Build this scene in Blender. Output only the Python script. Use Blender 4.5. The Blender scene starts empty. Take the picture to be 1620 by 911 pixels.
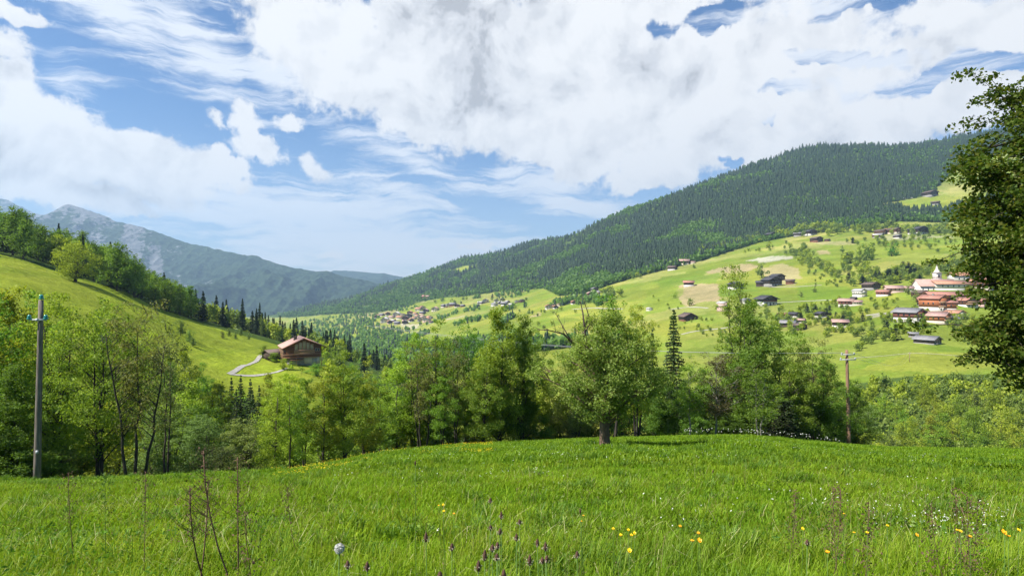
import bpy, math, random
import numpy as np
from mathutils import Vector, Matrix

# ------------------------------------------------------------------ basics
F, CX, CY = 960.0, 810.0, 455.0          # focal length and centre of the view, in photo pixels
rng = np.random.default_rng(7)
random.seed(7)
R = math.radians
scene = bpy.context.scene
col = scene.collection
HAZE = 8.5e-5

def tag(o, label=None, cat=None, group=None, kind=None):
    if label: o['label'] = label
    if cat: o['category'] = cat
    if group: o['group'] = group
    if kind: o['kind'] = kind
    return o

def mesh_data(name, V, faces, mats, smooth=False, colors=None):
    """V (n,3); faces: list of (int array (m,k), material index)."""
    V = np.asarray(V, dtype=np.float32)
    me = bpy.data.meshes.new(name)
    me.vertices.add(len(V)); me.vertices.foreach_set('co', V.ravel())
    starts, totals, loops, mi = [], [], [], []
    off = 0
    for f, m in faces:
        f = np.asarray(f, dtype=np.int32)
        if len(f) == 0: continue
        n, k = f.shape
        loops.append(f.ravel())
        starts.append(off + np.arange(n, dtype=np.int32)*k)
        totals.append(np.full(n, k, np.int32)); mi.append(np.full(n, m, np.int32))
        off += n*k
    loops = np.concatenate(loops); starts = np.concatenate(starts); totals = np.concatenate(totals); mi = np.concatenate(mi)
    me.loops.add(len(loops)); me.loops.foreach_set('vertex_index', loops)
    me.polygons.add(len(starts)); me.polygons.foreach_set('loop_start', starts)
    me.polygons.foreach_set('loop_total', totals)
    me.polygons.foreach_set('material_index', mi)
    if smooth: me.polygons.foreach_set('use_smooth', np.ones(len(starts), dtype=bool))
    if colors is not None:
        a = me.color_attributes.new('Col', 'FLOAT_COLOR', 'POINT')
        c = np.ones((len(V), 4), np.float32); c[:, :3] = colors
        a.data.foreach_set('color', c.ravel())
    for m in mats: me.materials.append(m)
    me.update(calc_edges=True); me.validate()
    return me

def link(name, data, parent=None, loc=None, rz=0.0, scale=None):
    o = bpy.data.objects.new(name, data); col.objects.link(o)
    if parent is not None: o.parent = parent
    if loc is not None: o.location = loc
    if rz: o.rotation_euler = (0, 0, rz)
    if scale is not None: o.scale = scale
    return o

class Acc:
    """collects tubes, boxes and polygons into one mesh"""
    def __init__(s): s.V = []; s.q = {}; s.n = 0
    def add(s, V, faces, m=0):
        V = np.asarray(V, float)
        for f in faces:
            s.q.setdefault((len(f), m), []).append([i+s.n for i in f])
        s.V.append(V); s.n += len(V)
    def box(s, x0, x1, y0, y1, z0, z1, m=0):
        V = [(x, y, z) for z in (z0, z1) for y in (y0, y1) for x in (x0, x1)]
        s.add(V, [(0,2,3,1),(4,5,7,6),(0,1,5,4),(2,6,7,3),(0,4,6,2),(1,3,7,5)], m)
    def prism(s, poly, y0, y1, m=0):
        """poly: list of (x,z), counter-clockwise seen from -y"""
        n = len(poly)
        V = [(x, y0, z) for x, z in poly] + [(x, y1, z) for x, z in poly]
        s.add(V, [tuple(range(n)), tuple(reversed(range(n, 2*n)))] +
              [(i, i+n, (i+1) % n+n, (i+1) % n) for i in range(n)], m)
    def tube(s, pts, radii, sides=6, m=0, cap=True):
        pts = np.asarray(pts, float); n = len(pts)
        t = np.gradient(pts, axis=0); t /= np.linalg.norm(t, axis=1)[:, None]+1e-9
        up = np.array([0.31, 0.17, 0.93]) if abs(t[0][2]) < .9 else np.array([1., .1, 0.])
        V = []
        a = np.arange(sides)*2*math.pi/sides
        for i in range(n):
            u = np.cross(up, t[i]); u /= np.linalg.norm(u)+1e-9
            w = np.cross(t[i], u)
            V.append(pts[i]+radii[i]*(np.cos(a)[:, None]*u+np.sin(a)[:, None]*w))
        fs = [(i*sides+j, i*sides+(j+1) % sides, (i+1)*sides+(j+1) % sides, (i+1)*sides+j) for i in range(n-1) for j in range(sides)]
        if cap:
            fs.append(tuple(range(sides))[::-1]); fs.append(tuple((n-1)*sides+j for j in range(sides)))
        s.add(np.concatenate(V), fs, m)
    def lathe(s, prof, cx=0, cy=0, sides=10, m=0):
        s.tube([(cx, cy, z) for r, z in prof], [r for r, z in prof], sides, m)
    def data(s, name, mats, smooth=False):
        return mesh_data(name, np.concatenate(s.V), [(np.array(f), k[1]) for k, f in s.q.items()], mats, smooth)

# ---- value noise
_perm = np.random.default_rng(3).permutation(4096)
_val = np.random.default_rng(4).random(4096)*2-1
def vnoise(x, y):
    xi = np.floor(x).astype(np.int64); yi = np.floor(y).astype(np.int64)
    xf = x-xi; yf = y-yi
    u = xf*xf*xf*(xf*(xf*6-15)+10); v = yf*yf*yf*(yf*(yf*6-15)+10)
    h = lambda i, j: _val[_perm[(_perm[i & 4095]+j) & 4095]]
    a = h(xi, yi); b = h(xi+1, yi); c = h(xi, yi+1); d = h(xi+1, yi+1)
    return (a*(1-u)+b*u)*(1-v)+(c*(1-u)+d*u)*v
def fbm(x, y, o=4, g=.5, ridged=False):
    r = 0; a = 1; t = 0
    for i in range(o):
        n = vnoise(x+17.3*i, y-9.1*i)
        r = r+a*((1-2*abs(n)) if ridged else n); t += a; a *= g; x = x*2.03; y = y*2.03
    return r/t
def sstep(a, b, x):
    t = np.clip((x-a)/(b-a), 0, 1); return t*t*(3-2*t)

# ------------------------------------------------------------------ terrain
def near_params(s):
    """s = x/y direction of the ground; the height of the meadow's brow and its distance"""
    px = s*F+CX
    vc = np.interp(px, [-900,-250,0,200,400,480,560,630,700,850,1000,1100,1200,1300,1400,1620,1950,2600],
                   [770,764,759,757,750,743,727,713,706,697,692,689,689,699,708,711,714,720])
    vc = (vc-CY)/F
    yc = np.interp(px, [-900,0,400,560,700,850,1200,1620,2600], [27,28,29,35,44,50,52,56,56])
    return vc, yc
def near_z(x, y):
    s = x/np.maximum(y, 14.0)
    s = np.clip(s, -1.8, 1.9)
    vc = 0; yc = 0
    for d in (-.03, 0, .03):
        a, b = near_params(s+d); vc = vc+a/3; yc = yc+b/3
    c = 1.45/yc**2; b = vc-2*1.45/yc
    yy = np.maximum(y, 0)
    z = -1.45-b*yy-c*yy**2
    z = z-b*np.minimum(y, 0)*.6
    k = sstep(2, 12, np.abs(y))*.7+.3
    return z+k*(.10*vnoise(x*.28, y*.28)+.05*vnoise(x*.9+5, y*.9))*sstep(60, 20, y)

KN = [40, 100, 150, 200, 260, 340, 450, 600, 800, 1100, 1500, 2000, 2600, 3500, 5000, 9000]
def zz(px_vals):       # from image rows to heights
    return [(CY-v)/F*k for v, k in zip(px_vals, KN[1:])]
COLS = {
 -1300: [10, 25, 36, 45, 50, 45, 30, 0, -40, -100, -150, -180, -200, -250, -250],
 -250: [-4, 10, 20, 30, 34, 28, 5, -30, -80, -120, -160, -180, -200, -250, -250],
 0:    [-12, 2.3, 10.4, 19, 20, 8, -25, -70, -110, -150, -180, -200, -200, -250, -250],
 150:  [-20, -6, 0, 5, 7, -3, -38, -80, -120, -150, -180, -200, -200, -250, -250],
 300:  [-28, -22.7, -15.6, -14, -16, -28, -62, -100, -130, -150, -180, -200, -200, -250, -250],
 400:  [-29, -26, -24.4, -21, -25, -38, -68, -104, -132, -150, -178, -195, -190, -250, -250],
 500:  [-29, -28, -24.2, -29, -36, -50, -78, -106, -134, -150, -160, -160, -130, -200, -250],
 600:  [-34, -36, -36, -38, -45, -58, -80, -103, -118, -125, -112, -85, 0, -100, -200],
 700:  [-42, -48, -54, -58, -63, -71, -80, -88, -86, -78, -54, 0, 140, 20, -100],
 850:  [-46, -53, -57, -59, -60, -60, -56, -54, -42, -17, 31, 138, 312, 150, 0],
 1000: [-48, -55, -60, -62, -62, -58, -50, -29, 11, 78, 186, 352, 345, 200, 100],
 1150: [-49, -57, -61, -61, -60, -49, -31, 0, 49, 130, 305, 520, 505, 300, 200],
 1300: [-50, -54, -54, -52, -47, -35, -15.6, 16.7, 78, 182, 375, 632, 615, 400, 200],
 1450: [-50, -52, -50, -46.5, -37, -21, 3, 36, 95, 208, 402, 628, 625, 400, 300],
 1620: [-49, -51, -48, -45, -38.5, -25, 2, 40, 115, 252, 470, 712, 712, 500, 300],
 1950: [-45, -46, -43, -36, -25, -8, 25, 75, 160, 310, 540, 800, 850, 600, 400],
 3000: [-40, -42, -35, -25, -10, 12, 45, 95, 190, 350, 600, 850, 900, 600, 400],
}
_gx = np.arange(-1300, 3001, 5.0)
_gy = np.linspace(math.log(30), math.log(9000), 420)
def _grid():
    cx = sorted(COLS)
    T = np.array([[0]+COLS[c] for c in cx], float)
    T[:, 0] = [near_z(np.array([(c-CX)/F*40]), np.array([40.]))[0] for c in cx]
    T = T/np.array(KN)                       # tangents of the sight lines
    G1 = np.array([np.interp(_gx, cx, T[:, j]) for j in range(T.shape[1])]).T
    lk = np.log(KN)
    G = np.array([np.interp(_gy, lk, r) for r in G1])
    def sm(A, w, ax):
        k = np.exp(-.5*(np.arange(-3*w, 3*w+1)/w)**2); k /= k.sum()
        P = np.pad(A, [(3*w, 3*w) if i == ax else (0, 0) for i in (0, 1)], mode='edge')
        return np.apply_along_axis(lambda r: np.convolve(r, k, 'valid'), ax, P)
    return sm(sm(G, 7, 0), 4, 1)
_G = _grid()
def far_z(x, y):
    y = np.maximum(y, 31)
    px = np.clip(x/y*F+CX, _gx[0]+1, _gx[-1]-1)
    i = (px-_gx[0])/5.0; j = (np.log(np.clip(y, 31, 8990))-_gy[0])/(_gy[1]-_gy[0])
    i0 = np.floor(i).astype(int); j0 = np.floor(j).astype(int); fi = i-i0; fj = j-j0
    j1 = np.minimum(j0+1, len(_gy)-1); i1 = np.minimum(i0+1, len(_gx)-1)
    t = (_G[i0, j0]*(1-fi)+_G[i1, j0]*fi)*(1-fj)+(_G[i0, j1]*(1-fi)+_G[i1, j1]*fi)*fj
    z = t*y
    a = sstep(90, 400, y)
    z = z+a*(1.2*fbm(x/60, y/60, 3)+.010*sstep(300, 1500, y)*y*fbm(x/420+3, y/420, 4, .5)+.012*sstep(1200, 2400, y)*y*fbm(x/500, y/900+7, 3, .5, True)*.6)
    z = z+sstep(95, 150, y)*sstep(420, 250, y)*.7*vnoise(x/14, y/9)*sstep(-.15, -.4, x/y)
    return z
def ground(x, y):
    x = np.asarray(x, float); y = np.asarray(y, float)
    w = sstep(58, 85, y)
    return near_z(x, y)*(1-w)+far_z(x, y)*w
def gz(x, y): return float(ground(np.array([x]), np.array([y]))[0])
def at(px, Y, dz=0.0):
    x = (px-CX)/F*Y
    return Vector((x, Y, gz(x, Y)+dz))
def find(px, py, y0=90, y1=4000):
    """first ground point seen at a photo position between two distances"""
    ys = np.exp(np.linspace(math.log(y0), math.log(y1), 500))
    xs = (px-CX)/F*ys
    g = CY-ground(xs, ys)/ys*F
    k = np.argmax(g <= py)
    if g[k] > py: k = int(np.argmin(g))
    return float(ys[k])
def onground(px, py, y0=90, y1=4000):
    Y = find(px, py, y0, y1); return at(px, Y)

def inpoly(px, py, poly):
    inside = np.zeros(px.shape, bool); n = len(poly)
    for i in range(n):
        x1, y1 = poly[i]; x2, y2 = poly[(i+1) % n]
        c = ((y1 > py) != (y2 > py)) & (px < (x2-x1)*(py-y1)/(y2-y1+1e-9)+x1)
        inside ^= c
    return inside
FOOT = ([-900, 460, 520, 600, 630, 660, 700, 740, 790, 860, 885, 930, 960, 1000, 1050, 1110, 1160, 1200, 1250, 1340, 1420, 1500, 1620, 2600],
        [480, 502, 497, 494, 488, 478, 471, 468, 461, 456, 468, 465, 452, 440, 427, 412, 396, 384, 374, 362, 350, 352, 340, 330])
CLEAR = [[(1385, 324), (1450, 313), (1478, 306), (1500, 300), (1500, 332), (1440, 334)], [(712, 428), (735, 420), (752, 421), (730, 432)],
         [(1478, 300), (1520, 262), (1620, 230), (1620, 300), (1500, 330)]]
def forest_mask(x, y, z):
    px = x/y*F+CX; py = CY-z/y*F
    m = (py < np.interp(px, FOOT[0], FOOT[1])) & (y > 900)
    for c in CLEAR: m &= ~inpoly(px, py, c)
    return m
# ------------------------------------------------------------------ materials
def nt(name):
    m = bpy.data.materials.new(name); m.use_nodes = True
    t = m.node_tree; t.nodes.clear()
    out = t.nodes.new('ShaderNodeOutputMaterial')
    return m, t, out
def N(t, typ, **kw):
    n = t.nodes.new(typ)
    for k, v in kw.items():
        if k.startswith('i_'): n.inputs[k[2:].replace('_', ' ')].default_value = v
        elif k.startswith('n_'): n.inputs[int(k[2:])].default_value = v
        else: setattr(n, k, v)
    return n
def ramp(t, stops, fac=None):
    n = t.nodes.new('ShaderNodeValToRGB'); e = n.color_ramp.elements
    while len(e) < len(stops): e.new(.5)
    for k, (p, c) in enumerate(stops):
        e[k].position = p; e[k].color = (*c, 1) if len(c) == 3 else c
    if fac is not None: t.links.new(fac, n.inputs[0])
    return n

def leaf_mat(name, c1, c2, c3=None, trans=.4, gloss=.018, hue=.03, tcol=1.7, patch=0):
    """leaf colours that differ from leaf to leaf and from tree to tree"""
    m, t, out = nt(name); L = t.links.new
    geo = N(t, 'ShaderNodeNewGeometry'); oi = N(t, 'ShaderNodeObjectInfo')
    c3 = c3 or c2
    r = ramp(t, [(0, c1), (.6, c2), (1, c3)], geo.outputs['Random Per Island'])
    hs = N(t, 'ShaderNodeHueSaturation')
    mr = N(t, 'ShaderNodeMapRange', n_1=0., n_2=1., n_3=.5-hue, n_4=.5+hue*.7); L(oi.outputs['Random'], mr.inputs[0])
    L(mr.outputs[0], hs.inputs['Hue'])
    mu = N(t, 'ShaderNodeMath', operation='MULTIPLY', n_1=7.31); L(oi.outputs['Random'], mu.inputs[0])
    fr = N(t, 'ShaderNodeMath', operation='FRACT'); L(mu.outputs[0], fr.inputs[0])
    mv = N(t, 'ShaderNodeMapRange', n_1=0., n_2=1., n_3=.8, n_4=1.25); L(fr.outputs[0], mv.inputs[0]); L(mv.outputs[0], hs.inputs['Value'])
    L(r.outputs[0], hs.inputs['Color'])
    if patch:      # stands of different grasses
        po = N(t, 'ShaderNodeTexCoord'); pn = N(t, 'ShaderNodeTexNoise', i_Scale=float(patch), i_Detail=4., i_Roughness=.6); L(po.outputs['Object'], pn.inputs['Vector'])
        pr = ramp(t, [(.3, (.60, .72, .8)), (.48, (1, 1, 1)), (.62, (1.05, 1.0, .9)), (.78, (1.55, 1.25, 1.3))], pn.outputs[0])
        pm = N(t, 'ShaderNodeMix', data_type='RGBA', blend_type='MULTIPLY', n_0=1.0); L(hs.outputs[0], pm.inputs[6]); L(pr.outputs[0], pm.inputs[7])
        class _o: outputs = [pm.outputs[2]]
        hs = _o
    d = N(t, 'ShaderNodeBsdfDiffuse'); tr = N(t, 'ShaderNodeBsdfTranslucent'); g = N(t, 'ShaderNodeBsdfGlossy', i_Roughness=.55)
    L(hs.outputs[0], d.inputs[0])
    tc = N(t, 'ShaderNodeMix', data_type='RGBA', blend_type='MULTIPLY', n_0=1.0); tc.inputs[7].default_value = (tcol, tcol*1.0, tcol*.5, 1)
    L(hs.outputs[0], tc.inputs[6]); L(tc.outputs[2], tr.inputs[0])
    m1 = N(t, 'ShaderNodeMixShader', n_0=trans); L(d.outputs[0], m1.inputs[1]); L(tr.outputs[0], m1.inputs[2])
    g.inputs[0].default_value = (.7, .8, .6, 1)
    m2 = N(t, 'ShaderNodeMixShader', n_0=gloss); L(m1.outputs[0], m2.inputs[1]); L(g.outputs[0], m2.inputs[2])
    L(m2.outputs[0], out.inputs[0])
    return m

def rough_mat(name, c1, c2, scale=4., rough=.85, bump=.3, stretch=(1, 1, 1), detail=6, spec=.3, metallic=0.):
    m, t, out = nt(name); L = t.links.new
    p = N(t, 'ShaderNodeBsdfPrincipled', i_Roughness=rough, i_Metallic=metallic)
    p.inputs['Specular IOR Level'].default_value = spec
    tc = N(t, 'ShaderNodeTexCoord'); mp = N(t, 'ShaderNodeMapping'); mp.inputs['Scale'].default_value = stretch
    L(tc.outputs['Object'], mp.inputs[0])
    no = N(t, 'ShaderNodeTexNoise', i_Scale=scale, i_Detail=float(detail), i_Roughness=.6); L(mp.outputs[0], no.inputs['Vector'])
    r = ramp(t, [(.3, c1), (.7, c2)], no.outputs[0]); L(r.outputs[0], p.inputs[0])
    if bump:
        b = N(t, 'ShaderNodeBump', i_Strength=bump, i_Distance=.05); L(no.outputs[0], b.inputs['Height']); L(b.outputs[0], p.inputs['Normal'])
    L(p.outputs[0], out.inputs[0])
    return m

def ground_mat(name, near=False):
    m, t, out = nt(name); L = t.links.new
    p = N(t, 'ShaderNodeBsdfDiffuse')
    a = N(t, 'ShaderNodeVertexColor', layer_name='Col')
    tc = N(t, 'ShaderNodeTexCoord')
    n1 = N(t, 'ShaderNodeTexNoise', i_Scale=(.9 if near else .02), i_Detail=9., i_Roughness=.65); L(tc.outputs['Object'], n1.inputs['Vector'])
    n2 = N(t, 'ShaderNodeTexNoise', i_Scale=(14. if near else .28), i_Detail=6., i_Roughness=.7); L(tc.outputs['Object'], n2.inputs['Vector'])
    r1 = ramp(t, [(.3, (.72, .76, .7)), (.7, (1.25, 1.2, 1.25))], n1.outputs[0])
    r2 = ramp(t, [(.25, (.7, .72, .7)), (.75, (1.28, 1.25, 1.3))], n2.outputs[0])
    x = N(t, 'ShaderNodeMix', data_type='RGBA', blend_type='MULTIPLY', n_0=1.0); L(a.outputs[0], x.inputs[6]); L(r1.outputs[0], x.inputs[7])
    y = N(t, 'ShaderNodeMix', data_type='RGBA', blend_type='MULTIPLY', n_0=1.0); L(x.outputs[2], y.inputs[6]); L(r2.outputs[0], y.inputs[7])
    n3 = N(t, 'ShaderNodeTexNoise', i_Scale=(60. if near else 1.3), i_Detail=5., i_Roughness=.75); L(tc.outputs['Object'], n3.inputs['Vector'])
    r3 = ramp(t, [(.3, (.74, .78, .74)), (.7, (1.24, 1.2, 1.22))], n3.outputs[0])
    y2 = N(t, 'ShaderNodeMix', data_type='RGBA', blend_type='MULTIPLY', n_0=1.0); L(y.outputs[2], y2.inputs[6]); L(r3.outputs[0], y2.inputs[7]); y = y2
    L(y.outputs[2], p.inputs[0])
    b = N(t, 'ShaderNodeBump', i_Strength=.8, i_Distance=(.06 if near else 1.2)); L(n2.outputs[0], b.inputs['Height']); L(b.outputs[0], p.inputs['Normal'])
    L(p.outputs[0], out.inputs[0])
    return m

M = {}
M['meadow'] = ground_mat('meadow_ground', True)
M['hill'] = ground_mat('hillside_ground')
M['bark'] = rough_mat('bark', (.035, .028, .02), (.12, .10, .075), 9, .95, .8, (1, 1, .25))
M['bark_dark'] = rough_mat('bark_dark', (.02, .017, .013), (.07, .058, .045), 9, .95, .8, (1, 1, .25))
M['bark_pale'] = rough_mat('bark_pale', (.16, .14, .11), (.34, .31, .26), 7, .9, .6, (1, 1, .4))
M['bark_red'] = rough_mat('bark_apple', (.09, .055, .035), (.22, .15, .10), 12, .95, 1., (1, 1, .3))
M['deadwood'] = rough_mat('deadwood', (.035, .026, .02), (.11, .085, .065), 12, .95, .6)
# leaves
M['leaf_a'] = leaf_mat('leaf_mid', (.085, .165, .016), (.15, .26, .027), (.22, .33, .045))
M['leaf_b'] = leaf_mat('leaf_yellowgreen', (.14, .215, .018), (.23, .33, .03), (.32, .41, .06), tcol=1.7)
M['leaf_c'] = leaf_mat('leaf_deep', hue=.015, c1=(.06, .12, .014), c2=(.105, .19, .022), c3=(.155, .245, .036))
M['leaf_pale'] = leaf_mat('leaf_willow', (.11, .16, .035), (.17, .235, .055), (.24, .30, .10))
M['leaf_grey'] = leaf_mat('leaf_sparse', (.10, .12, .03), (.16, .19, .05), (.21, .23, .08))
M['leaf_red'] = leaf_mat('leaf_bronze', (.06, .065, .02), (.10, .095, .032), (.13, .11, .045))
M['leaf_apple'] = leaf_mat('leaf_apple', (.10, .15, .022), (.165, .23, .04), (.235, .285, .08), hue=.0)
M['leaf_maple'] = leaf_mat('leaf_maple', (.032, .068, .008), (.065, .115, .014), (.13, .14, .03), trans=.4, gloss=.01)
M['needle_near'] = leaf_mat('needles_near', (.028, .052, .015), (.05, .085, .025), (.085, .13, .04), trans=.15, hue=.015)
M['leaf_bright'] = leaf_mat('leaf_bright', (.17, .24, .015), (.27, .35, .03), (.36, .42, .07), tcol=1.6)
M['needle'] = leaf_mat('needles', (.011, .025, .012), (.02, .042, .018), (.036, .065, .026), trans=.08, gloss=.03, hue=.02)
M['far_leaf'] = leaf_mat('leaf_distant', (.09, .15, .025), (.15, .225, .04), (.21, .28, .065), hue=.04, gloss=.02)
M['grass'] = leaf_mat('grass_blade', (.10, .18, .006), (.155, .26, .009), (.24, .345, .022), trans=.35, gloss=.015, hue=.02, tcol=1.4, patch=.55)
M['grass_pale'] = leaf_mat('grass_yellow', (.12, .20, .008), (.18, .28, .014), (.29, .36, .06), trans=.35, gloss=.015, tcol=1.3, patch=.4)  # paler, yellower blades mixed in among the others
M['weed'] = leaf_mat('weed_leaf', (.05, .115, .007), (.075, .16, .009), (.12, .21, .018), trans=.3, gloss=.03)
def plain(name, c, rough=.7, spec=.3, emis=0):
    m, t, out = nt(name); p = N(t, 'ShaderNodeBsdfPrincipled', i_Roughness=rough); p.inputs[0].default_value = (*c, 1)
    p.inputs['Specular IOR Level'].default_value = spec
    t.links.new(p.outputs[0], out.inputs[0]); return m
M['petal_yellow'] = plain('petal_yellow', (.85, .62, .01), .35)
M['petal_orange'] = plain('petal_orange', (.80, .38, .01), .4)
M['petal_white'] = plain('petal_white', (.75, .76, .66), .6)
M['stalk_brown'] = rough_mat('stalk_brown', (.06, .035, .02), (.17, .10, .06), 60, .9, .2)
M['stalk_green'] = rough_mat('stalk_green', (.05, .11, .015), (.12, .2, .03), 60, .8, .1)
M['head_dark'] = rough_mat('plantain_head', (.02, .014, .01), (.16, .08, .05), 260, .9, .3)
M['anther'] = plain('anther_cream', (.42, .36, .26), .8)
M['pappus'] = plain('pappus_white', (.5, .5, .46), .9)
# buildings
def tiles(name, c1, c2, sc=1.0):
    m, t, out = nt(name); L = t.links.new
    p = N(t, 'ShaderNodeBsdfPrincipled', i_Roughness=.8)
    tc = N(t, 'ShaderNodeTexCoord')
    w = N(t, 'ShaderNodeTexWave', i_Scale=.55*sc, i_Distortion=.6, bands_direction='Y'); L(tc.outputs['Object'], w.inputs['Vector'])
    no = N(t, 'ShaderNodeTexNoise', i_Scale=.7, i_Detail=8.); L(tc.outputs['Object'], no.inputs['Vector'])
    r = ramp(t, [(.25, c1), (.75, c2)], no.outputs[0])
    r2 = ramp(t, [(0, (.82,)*3), (1, (1.08,)*3)], w.outputs[0])
    x = N(t, 'ShaderNodeMix', data_type='RGBA', blend_type='MULTIPLY', n_0=1.0); L(r.outputs[0], x.inputs[6]); L(r2.outputs[0], x.inputs[7])
    L(x.outputs[2], p.inputs[0]); L(p.outputs[0], out.inputs[0]); return m
M['roof_pink'] = tiles('roof_pink_tiles', (.42, .24, .19), (.56, .36, .30))
M['roof_orange'] = tiles('roof_orange_tiles', (.44, .19, .11), (.58, .31, .19))
M['roof_red'] = tiles('roof_red_tiles', (.37, .15, .10), (.50, .25, .18))
M['roof_grey'] = tiles('roof_grey_slates', (.20, .19, .19), (.34, .32, .32))
M['roof_brown'] = tiles('roof_brown_shingles', (.10, .065, .05), (.19, .13, .10))
M['roof_dark'] = tiles('roof_dark_slates', (.035, .033, .04), (.09, .085, .09))
M['roof_pale'] = tiles('roof_pale_sheet', (.45, .43, .40), (.62, .58, .54))
M['timber'] = rough_mat('timber_boards', (.11, .045, .022), (.24, .11, .06), 3, .8, .2, (1, 1, 6))
M['timber_dark'] = rough_mat('timber_weathered', (.035, .024, .018), (.10, .065, .045), 3, .85, .2, (1, 1, 6))
M['timber_orange'] = rough_mat('timber_orange', (.35, .11, .04), (.52, .20, .09), 3, .8, .2, (1, 1, 6))
M['timber_red'] = rough_mat('timber_red', (.20, .06, .045), (.32, .12, .09), 3, .8, .2, (1, 1, 6))
M['plaster'] = rough_mat('plaster_white', (.54, .50, .44), (.68, .64, .57), 1.2, .9, .05)
M['plaster_cream'] = rough_mat('plaster_cream', (.52, .44, .34), (.66, .58, .46), 1.2, .9, .05)
M['plaster_pink'] = rough_mat('plaster_pink', (.55, .36, .30), (.68, .48, .40), 1.2, .9, .05)
M['stone'] = rough_mat('stone_wall', (.20, .19, .17), (.36, .34, .31), 3, .9, .4)
M['glass'] = plain('window_glass', (.03, .035, .045), .15, .6)
M['trim'] = plain('painted_trim', (.62, .56, .48), .6)
M['timber_light'] = rough_mat('timber_light', (.36, .20, .11), (.50, .32, .20), 4, .8, .1)
M['metal_grey'] = plain('metal_grey', (.35, .37, .38), .45, .5)
M['track'] = rough_mat('track_gravel', (.28, .26, .21), (.46, .43, .37), .9, .95, .3)
M['pole_grey'] = rough_mat('pole_weathered', (.11, .09, .07), (.24, .20, .17), 6, .9, .6, (3, 3, .3))
M['pole_brown'] = rough_mat('pole_brown', (.16, .09, .055), (.34, .21, .14), 6, .9, .5, (3, 3, .3))
mg, t_, o_ = nt('insulator_glass'); p_ = N(t_, 'ShaderNodeBsdfPrincipled', i_Roughness=.1); p_.inputs[0].default_value = (.04, .34, .32, 1); p_.inputs['Transmission Weight'].default_value = .35
t_.links.new(p_.outputs[0], o_.inputs[0]); M['insulator'] = mg
M['steel'] = plain('galvanised_steel', (.45, .46, .47), .4, .5)
M['wire'] = plain('power_wire', (.42, .43, .42), .5)

# rock and forest of the far mountains
def mountain_mat(name, forest1, forest2, rock1, rock2, rockbias):
    m, t, out = nt(name); L = t.links.new
    p = N(t, 'ShaderNodeBsdfDiffuse')
    tc = N(t, 'ShaderNodeTexCoord')
    mp = N(t, 'ShaderNodeMapping'); mp.inputs['Scale'].default_value = (1, 1, 1.); L(tc.outputs['Object'], mp.inputs[0])
    big = N(t, 'ShaderNodeTexNoise', i_Scale=.0016, i_Detail=10., i_Roughness=.68); L(mp.outputs[0], big.inputs['Vector'])
    fine = N(t, 'ShaderNodeTexNoise', i_Scale=.022, i_Detail=6., i_Roughness=.75); L(mp.outputs[0], fine.inputs['Vector'])
    a = N(t, 'ShaderNodeVertexColor', layer_name='Col')       # red = how much bare rock there is
    sep = N(t, 'ShaderNodeSeparateColor'); L(a.outputs[0], sep.inputs[0])
    ad = N(t, 'ShaderNodeMath', operation='ADD'); L(sep.outputs[0], ad.inputs[0]); L(big.outputs[0], ad.inputs[1])
    ad2 = N(t, 'ShaderNodeMath', operation='MULTIPLY_ADD', n_1=.5); L(fine.outputs[0], ad2.inputs[0]); L(ad.outputs[0], ad2.inputs[2])
    k = ramp(t, [(rockbias, (0, 0, 0)), (rockbias+.08, (1, 1, 1))], ad2.outputs[0])
    rf = ramp(t, [(.35, forest1), (.65, forest2)], fine.outputs[0])
    rr = ramp(t, [(.3, rock1), (.7, rock2)], fine.outputs[0])
    x = N(t, 'ShaderNodeMix', data_type='RGBA'); L(k.outputs[0], x.inputs[0]); L(rf.outputs[0], x.inputs[6]); L(rr.outputs[0], x.inputs[7])
    L(x.outputs[2], p.inputs[0])
    b = N(t, 'ShaderNodeBump', i_Strength=1., i_Distance=30.); L(fine.outputs[0], b.inputs['Height']); L(b.outputs[0], p.inputs['Normal'])
    L(p.outputs[0], out.inputs[0]); return m
M['mount'] = mountain_mat('mountain_rock_forest', (.012, .03, .022), (.08, .12, .06), (.12, .125, .13), (.30, .30, .30), .97)
# ------------------------------------------------------------------ camera, sky, sun
SUN_AZ, SUN_EL = R(-112), R(50)        # azimuth from +Y towards +X
cam_d = bpy.data.cameras.new('camera'); cam = bpy.data.objects.new('camera', cam_d); col.objects.link(cam)
cam.location = (0, 0, 0); cam.rotation_euler = (R(90), 0, 0)
cam_d.sensor_width = 36; cam_d.lens = 36*F/1620; cam_d.clip_start = .05; cam_d.clip_end = 60000
scene.camera = cam

sd = bpy.data.lights.new('sun', 'SUN'); sun = bpy.data.objects.new('sun', sd); col.objects.link(sun)
sdir = Vector((math.sin(SUN_AZ)*math.cos(SUN_EL), math.cos(SUN_AZ)*math.cos(SUN_EL), math.sin(SUN_EL)))
sun.rotation_euler = sdir.to_track_quat('Z', 'Y').to_euler()
sd.energy = 4.6; sd.angle = R(.5); sd.color = (1, .955, .88)

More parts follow.
